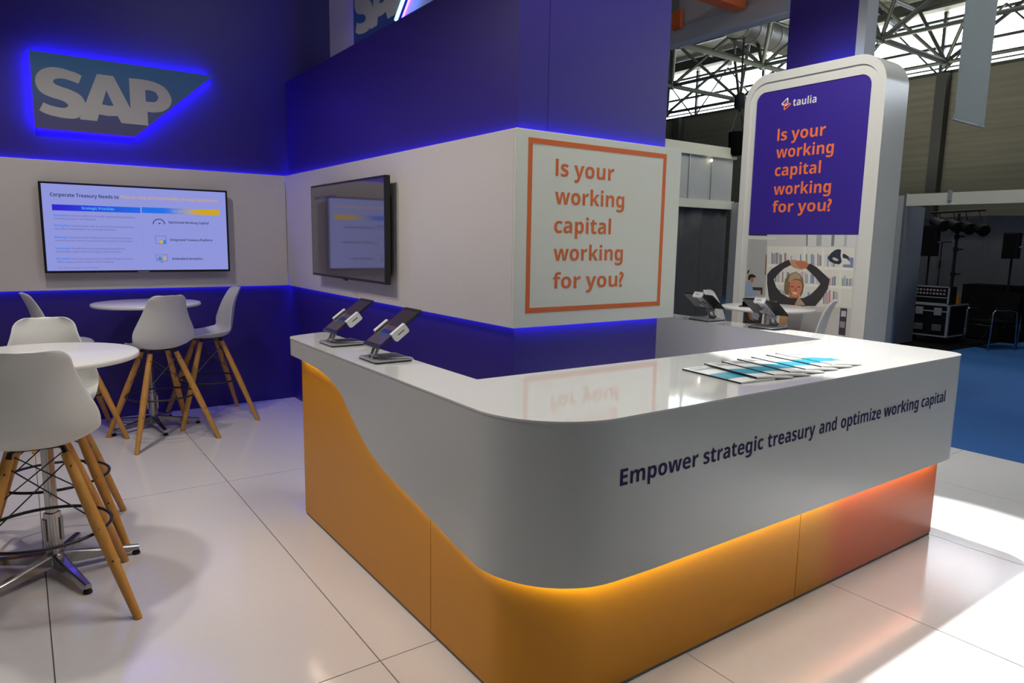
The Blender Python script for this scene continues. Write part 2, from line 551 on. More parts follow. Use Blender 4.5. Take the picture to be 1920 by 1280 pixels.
def spline(pts, n=4):
    """closed smooth outline through the points"""
    out = []
    N = len(pts)
    for i in range(N):
        p0, p1, p2, p3 = (Vector(pts[(i + k) % N]) for k in (-1, 0, 1, 2))
        a1, a2 = (p1 - p0), (p2 - p1)
        sharp1 = a1.angle(a2, 0) > 0.75
        sharp2 = a2.angle(p3 - p2, 0) > 0.75
        m1 = (p2 - p1) if sharp1 else (p2 - p0) * .5
        m2 = (p2 - p1) if sharp2 else (p3 - p1) * .5
        for k in range(n):
            t = k / n
            h = (2 * t ** 3 - 3 * t ** 2 + 1) * p1 + (t ** 3 - 2 * t ** 2 + t) * m1 + (-2 * t ** 3 + 3 * t ** 2) * p2 + (t ** 3 - t ** 2) * m2
            out.append((h.x, h.y))
    return out
POSTER = [
 ((176,176,172),[4.455,1.722,4.237,1.722,4.188,1.107,4.462,1.087]),
 ((40,40,45),[4.453,1.734,4.237,1.726,4.236,1.714,4.452,1.718]),
 ((215,215,210),[4.456,1.71,4.142,1.707,4.139,1.673,4.459,1.679]),
 ((226,223,212),[4.228,1.612,3.328,1.614,3.311,1.07,4.207,1.026]),
 ((214,214,212),[3.796,1.723,3.328,1.725,3.324,1.618,3.787,1.619]),
 ((120,122,122),[3.812,1.727,3.796,1.727,3.792,1.619,3.805,1.618]),
 ((130,130,128),[3.558,1.724,3.528,1.724,3.528,1.623,3.555,1.622]),
 ((170,172,172),[3.707,1.725,3.655,1.725,3.65,1.621,3.703,1.62]),
 ((180,180,182),[3.435,1.724,3.41,1.724,3.409,1.621,3.434,1.62]),
 ((120,85,60),[4.236,1.525,4.224,1.525,4.218,1.325,4.232,1.324]),
 ((240,238,228),[4.204,1.433,3.327,1.431,3.327,1.408,4.207,1.408]),
 ((240,238,228),[4.2,1.256,3.329,1.262,3.328,1.243,4.203,1.233]),
 ((235,232,222),[3.832,1.61,3.809,1.61,3.77,1.096,3.797,1.094]),
 ((235,232,222),[3.644,1.601,3.622,1.601,3.587,1.087,3.608,1.085]),
 ((235,232,222),[3.469,1.596,3.453,1.596,3.417,1.101,3.434,1.099]),
 ((134,139,145),[4.173,1.548,4.16,1.548,4.153,1.439,4.166,1.438]),
 ((198,134,134),[4.157,1.536,4.147,1.536,4.141,1.439,4.151,1.438]),
 ((139,167,194),[4.144,1.543,4.126,1.543,4.12,1.439,4.138,1.438]),
 ((167,134,134),[4.123,1.549,4.099,1.55,4.092,1.439,4.116,1.438]),
 ((150,172,150),[4.09,1.542,4.077,1.542,4.071,1.439,4.084,1.438]),
 ((134,139,145),[4.075,1.532,4.056,1.533,4.05,1.439,4.069,1.438]),
 ((167,134,134),[4.031,1.549,4.009,1.549,4.002,1.439,4.024,1.438]),
 ((216,216,214),[4.0,1.538,3.982,1.538,3.976,1.439,3.993,1.439]),
 ((183,183,183),[3.962,1.523,3.945,1.523,3.94,1.439,3.957,1.439]),
 ((216,216,214),[3.941,1.523,3.926,1.523,3.921,1.439,3.935,1.439]),
 ((216,216,214),[3.919,1.536,3.9,1.537,3.894,1.439,3.912,1.439]),
 ((134,150,183),[3.861,1.539,3.848,1.539,3.842,1.439,3.854,1.439]),
 ((150,172,150),[3.803,1.544,3.785,1.545,3.777,1.437,3.796,1.437]),
 ((134,150,183),[3.75,1.544,3.729,1.545,3.722,1.438,3.742,1.437]),
 ((150,145,161),[3.725,1.537,3.713,1.537,3.706,1.437,3.719,1.437]),
 ((134,139,145),[3.683,1.549,3.671,1.55,3.663,1.437,3.675,1.437]),
 ((150,145,161),[3.664,1.536,3.642,1.536,3.635,1.438,3.657,1.437]),
 ((216,216,214),[3.613,1.542,3.591,1.542,3.583,1.433,3.605,1.432]),
 ((134,150,183),[3.584,1.54,3.573,1.54,3.565,1.432,3.577,1.432]),
 ((211,205,194),[3.551,1.543,3.535,1.544,3.527,1.433,3.543,1.432]),
 ((150,172,150),[3.53,1.534,3.511,1.534,3.504,1.433,3.523,1.432]),
 ((150,145,161),[4.119,1.37,4.102,1.371,4.095,1.263,4.113,1.262]),
 ((183,183,183),[4.092,1.364,4.068,1.365,4.062,1.264,4.086,1.263]),
 ((167,134,134),[4.04,1.363,4.026,1.364,4.019,1.265,4.034,1.264]),
 ((134,139,145),[3.988,1.362,3.964,1.363,3.958,1.269,3.982,1.268]),
 ((216,216,214),[3.957,1.367,3.941,1.368,3.935,1.27,3.951,1.269]),
 ((167,134,134),[3.937,1.356,3.928,1.356,3.923,1.27,3.932,1.269]),
 ((150,172,150),[3.9,1.374,3.878,1.375,3.871,1.271,3.894,1.27]),
 ((200,167,183),[3.847,1.362,3.837,1.363,3.831,1.272,3.841,1.271]),
 ((200,167,183),[3.83,1.376,3.812,1.377,3.805,1.273,3.823,1.271]),
 ((200,167,183),[3.798,1.37,3.784,1.371,3.778,1.267,3.791,1.267]),
 ((134,150,183),[3.778,1.355,3.766,1.355,3.761,1.268,3.773,1.267]),
 ((134,150,183),[3.736,1.354,3.722,1.355,3.717,1.269,3.731,1.268]),
 ((134,150,183),[3.723,1.374,3.701,1.375,3.694,1.269,3.715,1.268]),
 ((200,167,183),[3.674,1.368,3.663,1.368,3.656,1.27,3.667,1.269]),
 ((139,167,194),[3.655,1.376,3.646,1.376,3.639,1.27,3.648,1.27]),
 ((139,167,194),[3.64,1.362,3.624,1.363,3.618,1.271,3.634,1.27]),
 ((134,139,145),[3.595,1.34,3.581,1.341,3.576,1.259,3.59,1.258]),
 ((150,172,150),[3.572,1.331,3.555,1.332,3.55,1.26,3.567,1.259]),
 ((200,167,183),[3.549,1.33,3.529,1.331,3.524,1.261,3.545,1.26]),
 ((150,145,161),[3.522,1.339,3.506,1.34,3.5,1.262,3.517,1.261]),
 ((134,139,145),[3.503,1.347,3.485,1.348,3.48,1.263,3.497,1.262]),
 ((150,172,150),[3.425,1.334,3.408,1.335,3.404,1.265,3.421,1.264]),
 ((139,167,194),[3.407,1.356,3.395,1.356,3.389,1.266,3.401,1.265]),
 ((150,145,161),[3.386,1.334,3.368,1.335,3.363,1.267,3.382,1.266]),
 ((139,167,194),[3.359,1.334,3.343,1.335,3.338,1.268,3.355,1.267]),
 ((183,183,183),[3.341,1.337,3.327,1.338,3.322,1.269,3.336,1.268]),
 ((134,150,183),[4.07,1.183,4.046,1.185,4.042,1.118,4.067,1.116]),
 ((183,183,183),[4.039,1.19,4.025,1.191,4.021,1.12,4.035,1.118]),
 ((150,172,150),[4.018,1.177,4.002,1.178,3.999,1.121,4.015,1.12]),
 ((200,167,183),[4.0,1.198,3.984,1.199,3.98,1.123,3.995,1.121]),
 ((216,216,214),[3.795,1.174,3.778,1.176,3.775,1.121,3.792,1.12]),
 ((139,167,194),[3.752,1.183,3.73,1.185,3.727,1.125,3.749,1.123]),
 ((150,145,161),[3.596,1.201,3.581,1.202,3.573,1.088,3.588,1.086]),
 ((198,134,134),[3.575,1.212,3.564,1.213,3.555,1.089,3.566,1.088]),
 ((200,167,183),[3.561,1.203,3.542,1.204,3.534,1.091,3.553,1.089]),
 ((198,134,134),[3.54,1.217,3.525,1.218,3.515,1.092,3.531,1.091]),
 ((134,139,145),[3.5,1.208,3.483,1.209,3.475,1.096,3.492,1.094]),
 ((200,167,183),[3.477,1.204,3.456,1.205,3.448,1.098,3.469,1.096]),
 ((216,216,214),[3.452,1.205,3.444,1.206,3.436,1.099,3.445,1.098]),
 ((60,42,32),[4.428,1.278,4.421,1.315,4.38,1.327,4.337,1.31,4.335,1.292,4.366,1.292,4.391,1.267,4.422,1.261]),
 ((176,120,86),[4.402,1.28,4.382,1.292,4.356,1.291,4.358,1.255,4.372,1.232,4.394,1.244]),
 ((150,170,195),[4.457,1.241,4.421,1.256,4.383,1.232,4.367,1.165,4.289,1.162,4.291,1.122,4.388,1.101,4.451,1.087]),
 ((200,160,130),[4.315,1.16,4.266,1.163,4.268,1.132,4.307,1.125]),
 ((50,52,60),[4.443,1.336,4.43,1.364,4.412,1.367,4.422,1.337,4.435,1.327]),
 ((70,64,62),[4.369,1.192,4.246,1.196,4.245,1.125,4.265,1.123,4.266,1.163,4.356,1.162]),
 ((58,50,52),[4.459,1.078,4.309,1.085,4.306,1.045,4.463,1.032]),
 ((52,60,78),[3.578,1.514,3.554,1.554,3.514,1.587,3.482,1.596,3.455,1.591,3.456,1.537,3.44,1.482,3.457,1.459,3.503,1.462,3.556,1.482]),
 ((205,200,180),[3.535,1.512,3.517,1.521,3.482,1.508,3.468,1.493,3.489,1.487,3.519,1.495]),
 ((60,62,70),[3.439,1.545,3.424,1.557,3.377,1.531,3.332,1.478,3.332,1.458,3.392,1.511,3.433,1.52]),
 ((130,140,175),[3.383,1.527,3.332,1.521,3.329,1.431,3.426,1.435,3.424,1.459,3.354,1.461]),
 ((70,62,60),[4.157,1.092,3.988,1.122,3.836,1.117,3.764,1.13,3.651,1.065,3.83,1.041,4.15,1.013]),
 ((188,160,138),[3.874,1.063,3.846,1.124,3.817,1.11,3.762,1.057,3.877,1.047]),
 ((66,62,64),[3.976,1.487,3.945,1.435,4.02,1.398,4.074,1.349,4.127,1.286,4.092,1.21,4.028,1.149,3.954,1.12,3.952,1.039,4.141,1.023,4.172,1.117,4.198,1.238,4.205,1.33,4.16,1.384,4.081,1.435]),
 ((66,62,64),[3.755,1.456,3.681,1.425,3.54,1.318,3.551,1.228,3.604,1.134,3.663,1.059,3.766,1.051,3.8,1.119,3.721,1.163,3.664,1.221,3.628,1.27,3.691,1.334,3.79,1.412]),
 ((206,150,118),[3.96,1.48,3.909,1.487,3.829,1.465,3.805,1.403,3.841,1.395,3.907,1.407,3.944,1.423]),
 ((200,120,88),[3.907,1.464,3.848,1.483,3.783,1.469,3.762,1.446,3.783,1.408,3.832,1.402,3.881,1.434]),
 ((132,112,84),[4.006,1.232,4.001,1.293,3.967,1.341,3.913,1.365,3.856,1.359,3.811,1.311,3.794,1.245,3.8,1.178,3.823,1.13,3.843,1.192,3.945,1.185,3.946,1.142,3.985,1.148,4.004,1.181]),
 ((184,162,124),[3.948,1.338,3.903,1.361,3.851,1.351,3.829,1.302,3.889,1.307,3.943,1.279,3.966,1.269]),
 ((180,110,80),[3.942,1.151,3.831,1.159,3.837,1.121,3.939,1.113]),
 ((214,136,102),[3.958,1.252,3.943,1.279,3.888,1.295,3.836,1.285,3.815,1.244,3.817,1.194,3.838,1.142,3.878,1.12,3.922,1.131,3.949,1.176]),
 ((176,96,66),[3.958,1.252,3.943,1.27,3.938,1.194,3.912,1.132,3.943,1.16]),
 ((70,45,38),[3.934,1.23,3.9,1.229,3.901,1.22,3.934,1.222]),
 ((70,45,38),[3.864,1.228,3.832,1.233,3.832,1.225,3.862,1.221]),
 ((190,100,72),[3.883,1.232,3.866,1.199,3.868,1.186,3.889,1.187]),
 ((236,220,210),[3.914,1.174,3.855,1.17,3.876,1.152,3.9,1.156]),
 ((205,200,190),[4.465,0.995,3.353,1.074,3.356,1.018,4.467,0.94]),
 ((62,54,60),[4.468,0.963,4.222,0.967,4.232,0.823,4.468,0.812]),
 ((150,152,165),[4.365,0.931,4.298,0.951,4.259,0.91,4.276,0.859,4.339,0.871]),
 ((150,110,80),[4.401,0.919,4.365,0.931,4.339,0.871,4.306,0.847,4.37,0.859]),
 ((196,150,106),[4.032,0.954,3.953,0.936,3.939,0.885,3.973,0.821,4.032,0.832]),
 ((168,166,168),[3.952,0.979,3.589,1.008,3.655,0.806,3.94,0.773]),
 ((140,138,142),[3.952,0.979,3.771,0.994,3.809,0.788,3.94,0.773]),
 ((226,222,214),[4.222,0.967,4.034,0.976,4.032,0.832,4.232,0.823]),
 ((60,70,80),[4.206,0.889,4.182,0.891,4.179,0.829,4.203,0.826]),
 ((120,60,60),[4.18,0.891,4.156,0.893,4.153,0.832,4.177,0.829]),
 ((176,60,60),[4.147,0.897,4.132,0.899,4.129,0.834,4.144,0.833]),
 ((200,190,170),[4.106,0.896,4.094,0.897,4.091,0.839,4.103,0.837]),
 ((60,90,150),[4.088,0.895,4.071,0.896,4.068,0.841,4.085,0.839]),
 ((70,66,74),[3.414,1.061,3.35,1.062,3.348,0.814,3.413,0.818]),
 ((190,190,200),[3.403,1.038,3.358,1.038,3.357,0.986,3.403,0.985]),
 ((150,145,150),[3.407,0.941,3.357,0.938,3.36,0.881,3.406,0.884]),
]
XY = lambda u, v, d: (u, v, d)
XZ = lambda u, v, d: (u, d, v)
YZ = lambda u, v, d: (d, u, v)

# ------------------------------------------------------------------ floor and carpet
fl = obj('floor', bbox(-4.2, 6.17, -3.2, 7.0, -0.035, -0.006), 'subfloor')
tag(fl, kind='structure')
TW, TL, G = 1.035, 2.40, 0.0025
tiles = {}
xs = [0.003 + TW * k for k in range(-4, 7)]
xs = [x for x in xs if x < 6.1] + [6.17]
ys = [2.302 + TL * k for k in range(-2, 3)]
ys = [-3.2] + ys[0:] + [7.0] if ys[-1] < 7.0 else [-3.2] + [y for y in ys if y < 6.95] + [7.0]
for x0, x1 in zip(xs, xs[1:]):
    for y0, y1 in zip(ys, ys[1:]):
        key = (round(x1 - x0, 3), round(y1 - y0, 3))
        if key not in tiles:
            b = bbox(G, key[0] - G, G, key[1] - G, -0.006, 0.0)
            o = obj('floor_tile', b, 'floor', fl, loc=(x0, y0, 0))
            tiles[key] = o
        else:
            o = tiles[key].copy()
            COL.objects.link(o)
            o.location = (x0, y0, 0)
carpet = obj('floor', bbox(-15, 22, -15, 30, -0.12, -0.036), 'carpet')
tag(carpet, kind='structure')

# ------------------------------------------------------------------ booth walls
wb = obj('wall_back', bbox(-4.2, 3.6, 6.93, 7.0, -0.03, 4.5), 'blue')
tag(wb, kind='structure')
obj('wall_panel', bbox(-4.2, 2.164, 6.868, 6.915, 1.150, 2.205, 0.002, 1), 'white_wall', wb)
bm = bmesh.new(); box(bm, -4.2, 2.16, 6.918, 6.9295, 2.172, 2.186)
obj('light_strip', bm, 'led_blue', wb)
bm = bmesh.new(); box(bm, -4.2, 2.16, 6.918, 6.9295, 1.172, 1.186)
obj('light_strip', bm, 'led_blue', wb)

wr = obj('wall_right', bbox(2.215, 3.352, 3.09, 6.93, -0.03, 3.09), 'blue')
tag(wr, kind='structure')
obj('wall_panel', bbox(2.165, 2.2, 3.052, 6.866, 1.150, 2.205, 0.0015, 1), 'white_wall', wr)
obj('wall_panel', bbox(3.37, 3.405, 3.052, 6.866, 1.150, 2.205, 0.0015, 1), 'white_wall', wr)
for z in (2.172, 1.172):
    bm = bmesh.new(); box(bm, 2.203, 2.2145, 3.075, 6.9, z, z + 0.014)
    obj('light_strip', bm, 'led_blue', wr)
    bm = bmesh.new(); box(bm, 2.2, 3.37, 3.0765, 3.0895, z, z + 0.014)
    obj('light_strip', bm, 'led_blue', wr)
# thin upright joint of the blue cladding
bm = bmesh.new(); box(bm, 2.415, 2.4165, 3.0888, 3.09, 2.21, 3.09)
obj('panel_joint', bm, 'navy', wr)

# slogan board on the end of the wall
sb = empty('slogan_board', (2.165, 3.03, 1.15))
tag(sb, 'white board with orange frame and orange question lettering on the blue wall end', 'sign')
SBL = Matrix.Translation((-2.165, -3.03, -1.15))


def under(o, root):
    """keep world placement while parented to a root that only has a location"""
    o.parent = root
    o.matrix_parent_inverse = Matrix.Translation(root.location).inverted()
    return o


under(obj('board', bbox(2.165, 3.44, 3.03, 3.051, 1.15, 2.205, 0.0015, 1), 'sign_white'), sb)
bm = bmesh.new()
prism(bm, [[(2.244, 1.229), (3.306, 1.229), (3.306, 2.164), (2.244, 2.164)],
           [(2.272, 1.257), (3.278, 1.257), (3.278, 2.136), (2.272, 2.136)]], XZ, 3.0285, 3.0298)
under(obj('orange_border', bm, 'rust'), sb)
for body, wd, z in (('Is your', 0.437, 1.977), ('working', 0.527, 1.826), ('capital', 0.427, 1.668),
                    ('working', 0.532, 1.515), ('for you?', 0.547, 1.359)):
    o = text('lettering', body, (2.432, 3.03, z), (1, 0, 0), (0, 0, 1), wd, 0.086, 'rust', None, bold=0.018)
    under(o, sb)

# upper white box with the second logo, standing on the storage block
ub = obj('wall_upper', bbox(2.30, 3.3, 3.25, 5.98, 3.09, 4.4), 'white_wall')
tag(ub, kind='structure')

LS = [(0.344, 0.445), (0.306, 0.462), (0.264, 0.472), (0.197, 0.484), (0.13, 0.48), (0.07, 0.452), (0.034, 0.405), (0.025, 0.351), (0.04, 0.301), (0.074, 0.268), (0.131, 0.247), (0.197, 0.231), (0.23, 0.211), (0.236, 0.192), (0.211, 0.177), (0.168, 0.176), (0.11, 0.186), (0.068, 0.203), (0.037, 0.139), (0.073, 0.119), (0.13, 0.104), (0.206, 0.096), (0.275, 0.100), (0.320, 0.125), (0.352, 0.17), (0.36, 0.215), (0.345, 0.264), (0.313, 0.299), (0.254, 0.325), (0.196, 0.34), (0.155, 0.355), (0.143, 0.373), (0.153, 0.391), (0.191, 0.403), (0.242, 0.401), (0.318, 0.38)]
LA = [[(0.453, 0.475), (0.571, 0.475), (0.712, 0.165), (0.712, 0.101), (0.61, 0.101), (0.585, 0.155), (0.516, 0.148), (0.449, 0.153), (0.432, 0.098), (0.309, 0.098), (0.363, 0.245)],
      [(0.513, 0.355), (0.560, 0.234), (0.521, 0.232), (0.475, 0.236)]]
LP = [[(0.686, 0.475), (0.80, 0.478), (0.889, 0.466), (0.965, 0.427), (1.006, 0.349), (0.992, 0.285), (0.936, 0.235), (0.866, 0.217), (0.813, 0.216), (0.812, 0.101), (0.684, 0.101)],
      [(0.804, 0.394), (0.847, 0.396), (0.885, 0.385), (0.905, 0.350), (0.893, 0.316), (0.862, 0.302), (0.805, 0.300)]]


def logo(root, to3, plate_mat, plate_d, wall_d, sgn):
    """trapezoid plate, letters and a halo strip behind; depths along the wall normal"""
    outl = [(0.0, 0.0), (0.71, 0.0), (1.36, 0.59), (0.0, 0.59)]
    bm = bmesh.new()
    prism(bm, [outl], to3, plate_d, plate_d + sgn * 0.02)
    under(obj('logo_plate', bm, plate_mat), root)
    e = 0.0012
    for nm, lp in (('letter', [spline(LS)]), ('letter', LA), ('letter', [spline(LP[0]), spline(LP[1])])):
        bm = bmesh.new()
        prism(bm, lp, to3, plate_d - sgn * e, plate_d - sgn * 0.0001)
        e += 0.0004
        under(obj(nm, bm, 'logo_grey'), root)
    ins = [(0.012, 0.012), (0.706, 0.012), (1.325, 0.578), (0.012, 0.578)]
    ins2 = [(0.026, 0.026), (0.70, 0.026), (1.29, 0.564), (0.026, 0.564)]
    bm = bmesh.new()
    prism(bm, [ins, ins2], to3, plate_d + sgn * 0.022, wall_d - sgn * 0.004)
    under(obj('halo_strip', bm, 'led_halo'), root)


lg = empty('logo_sign', (0.184, 6.83, 2.45))
tag(lg, 'backlit blue trapezoid logo with pale letters above the lit television', 'sign')
logo(lg, lambda u, v, d: (0.184 + u, d, 2.45 + v), 'logo_blue', 6.86, 6.93, 1)
lg2 = empty('logo_sign', (2.27, 5.33, 3.10))
tag(lg2, 'partly hidden backlit logo on white box above the angled blue wall', 'sign')
logo(lg2, lambda u, v, d: (d, 5.36 - u, 3.06 + v), 'logo_blue_b', 2.255, 2.30, 1)
bm = bmesh.new()
tube(bm, (2.245, 4.60, 3.115), (2.245, 4.05, 3.615), 0.012)
under(obj('light_tube', bm, 'led_cyan'), lg2)

# ------------------------------------------------------------------ televisions
def tv_body(root, flat):
    pass


tv = empty('television', (0.885, 6.86, 1.665))
tag(tv, 'wide lit television showing a pale slide under the backlit logo', 'television')
under(obj('bezel', bbox(0.170, 1.602, 6.780, 6.815, 1.297, 2.030, 0.003, 1), 'black'), tv)
under(obj('rear_housing', bbox(0.35, 1.42, 6.815, 6.867, 1.36, 1.90, 0.01, 2), 'black'), tv)
under(obj('badge', bbox(0.84, 0.93, 6.777, 6.782, 1.299, 1.307, 0.001, 1), 'silver'), tv)
SY = 6.7788
bm = bmesh.new()
prism(bm, [[(0.188, 1.316), (1.585, 1.316), (1.585, 2.014), (0.188, 2.014)]], XZ, SY, None)
scr = under(obj('screen', bm, 'screen'), tv)


def quad(name, x0, x1, z0, z1, m, y=SY - 0.0006, parent=None):
    bm = bmesh.new()
    prism(bm, [[(x0, z0), (x1, z0), (x1, z1), (x0, z1)]], XZ, y, None)
    o = obj(name, bm, m)
    o.parent = parent or scr
    o.matrix_parent_inverse = Matrix.Translation(tv.location).inverted() @ Matrix()
    o.matrix_parent_inverse = Matrix()
    return o


def on_screen(o):
    o.parent = scr
    return o


quad('header_bar', 0.252, 0.886, 1.803, 1.851, 'bar_left')
quad('header_bar', 0.897, 1.528, 1.806, 1.854, 'bar_right')
quad('divider', 0.8935, 0.8955, 1.37, 1.795, 'scr_line')
quad('divider', 0.95, 1.50, 1.664, 1.666, 'scr_line')
quad('divider', 0.95, 1.50, 1.496, 1.498, 'scr_line')
TY = SY - 0.0004


def stext(body, x, z, wd, cap, m, bold=0.0):
    o = text('slide_text', body, (x, TY, z), (1, 0, 0), (0, 0, 1), wd, cap, m, scr, bold=bold, thick=0.0012)
    return o


stext('Corporate Treasury Needs to', 0.245, 1.915, 0.484, 0.028, 'scr_dark', 0.005)
stext('Focus on Long-term Sustainability through Digitalization', 0.742, 1.922, 0.772, 0.026, 'scr_orange', 0.012)
stext('Strategic Priorities', 0.455, 1.818, 0.235, 0.022, 'scr_pale', 0.01)
stext('Target Focus', 1.135, 1.820, 0.16, 0.020, 'scr_pale', 0.01)
rows = [('Increase', 'business resilience through improved management,', 'of working capital and liquidity', 1.757, 0.092, 0.594, 0.294),
        ('Strengthen', 'partnerships with broader finance organizations', 'and other stakeholders on strategic decisions', 1.675, 0.115, 0.577, 0.441),
        ('Manage', 'business model shifts towards recurring revenue,', 'everything-as-a-service and direct-to-customer strategies', 1.581, 0.085, 0.56, 0.555),
        ('Leverage', 'flexible financing instruments by exploring', 'innovative approaches in Supply Chain Finance', 1.491, 0.10, 0.50, 0.466),
        ('Increase', 'focus on environmental, social and governance', '(ESG) issues across finance and treasury', 1.407, 0.093, 0.555, 0.403)]
for a, b_, c_, z, wa, wt, w2 in rows:
    stext(a, 0.256, z, wa, 0.017, 'scr_blue', 0.02)
    stext(b_, 0.256 + wa + 0.008, z, wt - wa - 0.012, 0.015, 'scr_grey', 0.012)
    stext(c_, 0.257, z - 0.0255, w2, 0.015, 'scr_grey', 0.012)
stext('Source: finance and treasury survey of companies', 0.262, 1.337, 0.286, 0.009, 'scr_grey', 0.0)
stext('Optimized Working Capital', 1.101, 1.722, 0.33, 0.020, 'scr_dark', 0.0)
stext('Integrated Treasury Platform', 1.106, 1.570, 0.35, 0.020, 'scr_dark', 0.0)
stext('Embedded Analytics', 1.117, 1.404, 0.25, 0.020, 'scr_dark', 0.006)
bm = bmesh.new()
arc = [(1.025 + 0.049 * math.cos(R(a)), 1.713 + 0.047 * math.sin(R(a))) for a in range(0, 181, 12)]
arc2 = [(1.025 + 0.042 * math.cos(R(a)), 1.713 + 0.040 * math.sin(R(a))) for a in range(180, -1, -12)]
prism(bm, [arc + arc2], XZ, SY - 0.0008, None)
on_screen(obj('gauge_icon', bm, 'scr_dark'))
bm = bmesh.new()
prism(bm, [[(1.018, 1.722), (1.028, 1.712), (1.043, 1.726)]], XZ, SY - 0.0008, None)
on_screen(obj('gauge_icon', bm, 'scr_dark'))


def icon_frame(x0, x1, z0, z1):
    bm = bmesh.new()
    prism(bm, [[(x0, z0), (x1, z0), (x1, z1), (x0, z1)],
               [(x0 + .002, z0 + .002), (x1 - .002, z0 + .002), (x1 - .002, z1 - .002), (x0 + .002, z1 - .002)]], XZ, SY - 0.0008, None)
    on_screen(obj('icon_frame', bm, 'scr_dark'))


icon_frame(0.990, 1.075, 1.543, 1.613)
quad('icon_mark', 1.052, 1.072, 1.546, 1.576, 'scr_blue')
quad('icon_mark', 1.024, 1.048, 1.546, 1.572, 'scr_gold')
icon_frame(0.988, 1.077, 1.394, 1.451)
for x, h, m in ((1.003, .016, 'scr_blue'), (1.018, .030, 'scr_green'), (1.033, .018, 'scr_blue'), (1.048, .022, 'scr_gold'), (1.061, .034, 'scr_orange')):
    quad('icon_mark', x - .006, x + .006, 1.402, 1.402 + h, m)
quad('icon_mark', 1.015, 1.045, 1.384, 1.387, 'scr_dark')

tv2 = empty('television', (2.16, 5.18, 1.68))
tag(tv2, 'dark wall television seen at an angle on the side wall above the tablets', 'television')
T2X = 2.075
under(obj('bezel', bbox(T2X, T2X + 0.04, 4.435, 5.905, 1.303, 2.052, 0.003, 1), 'black'), tv2)
under(obj('rear_housing', bbox(T2X + 0.04, 2.166, 4.52, 5.7, 1.36, 1.93, 0.01, 2), 'black'), tv2)
under(obj('badge', bbox(T2X - 0.003, T2X + 0.01, 5.14, 5.20, 1.293, 1.304, 0.001, 1), 'black'), tv2)
bm = bmesh.new()
prism(bm, [[(4.453, 1.322), (5.888, 1.322), (5.888, 2.034), (4.453, 2.034)]], YZ, T2X - 0.0012, None)
MT['dim_screen'] = mat('dim glossy screen', (0.012, 0.011, 0.014), 0.06, spec=1.0)
_b = MT['dim_screen'].node_tree.nodes['Principled BSDF']
_b.inputs['Emission Color'].default_value = (0.045, 0.035, 0.045, 1)
_b.inputs['Emission Strength'].default_value = 0.6
_b.inputs['IOR'].default_value = 1.9
under(obj('screen', bm, 'dim_screen'), tv2)
T2 = (T2X - 0.0016, )
for body, y, z, wd, cap, m in (('Corporate Treasury Needs to', 5.83, 1.935, 0.50, 0.028, 'scr_dark'),):
    o = text('slide_text', body, (T2X - 0.0014, y, z), (0, -1, 0), (0, 0, 1), wd, cap, m, None, bold=0.01, thick=0.0004)
    under(o, tv2)

# ------------------------------------------------------------------ the reception counter
RC = 0.34          # corner radius of the front left corner
YB = [(3.98, .947), (3.79, .947), (3.535, .940), (3.40, .926), (3.306, .908), (3.22, .882), (3.166, .860), (3.10, .815), (3.04, .772), (2.976, .733),
      (2.90, .690), (2.856, .668), (2.77, .636), (2.688, .612), (2.59, .595), (2.483, .578), (2.38, .560), (2.298, .543), (2.19, .524), (2.092, .505), (1.94, .482)]


def zbot(x, y):
    if x > 1.30 or y < 1.94:
        return 0.465 + max(0, 0.017 * (1 - (x - 1.24) / 0.5)) if x < 1.74 else 0.465
    for (y0, z0), (y1, z1) in zip(YB, YB[1:]):
        if y1 <= y <= y0:
            return z0 + (z1 - z0) * (y0 - y) / (y0 - y1)
    return YB[0][1]


def cpath(off, yend=None):
    """plan of the counter front, moved inward by off"""
    pts = []
    y = 3.93
    ysl = []
    while y > 1.60 + RC + 0.001:
        ysl.append(y)
        y -= 0.03
    # rounded left end
    for px, py in ((1.505, 4.05), (1.495, 4.072), (1.470, 4.078), (1.42, 4.062), (1.33, 4.025), (1.285, 4.003), (1.255, 3.975)):
        pts.append((min(px, 1.505 - off) if off and px > 1.45 else px + (off if px < 1.4 else 0), py - off * 0.9, 'end'))
    for y in ysl:
        pts.append((1.24 + off, y, 'left'))
    for k in range(0, 19):
        a = R(180 + 5 * k)
        pts.append((1.24 + RC + (RC - off) * math.cos(a), 1.60 + RC + (RC - off) * math.sin(a), 'corner'))
    x = 1.24 + RC + 0.1
    while x < 4.10:
        pts.append((x, 1.60 + off, 'front'))
        x += 0.12
    r2 = 0.12
    for k in range(0, 10):
        a = R(270 + 9.6 * k)
        pts.append((4.218 - r2 + (r2 - off) * math.cos(a), 1.60 + r2 + (r2 - off) * math.sin(a), 'rcorner'))
    for y in (2.2, 2.63, 3.2, 3.85, 5.0):
        pts.append((4.218 + (y - 1.72) * 0.067 - off, y, 'right'))
    return pts


counter = empty('reception_counter', (2.7, 2.0, 0.0))
tag(counter, 'white glossy reception counter with rounded corner over a yellow and orange base', 'counter')
outer = cpath(0.0)
inner = cpath(0.028)
bm = bmesh.new()
rings = []
for (x, y, k), (xi, yi, _) in zip(outer, inner):
    zb = 0.947 if k == 'end' else zbot(x, y)
    rings.append([bm.verts.new(p) for p in ((x, y, zb + .004), (x, y, 1.043), (xi, yi, 1.043), (xi, yi, zb), (x + (xi - x) * .15, y + (yi - y) * .15, zb))])
for A, B in zip(rings, rings[1:]):
    for i in range(5):
        bm.faces.new((A[i], A[(i + 1) % 5], B[(i + 1) % 5], B[i]))
bm.faces.new(rings[0]); bm.faces.new(rings[-1])
o = under(obj('front_panel', bm, 'white_side', smooth='auto'), counter)

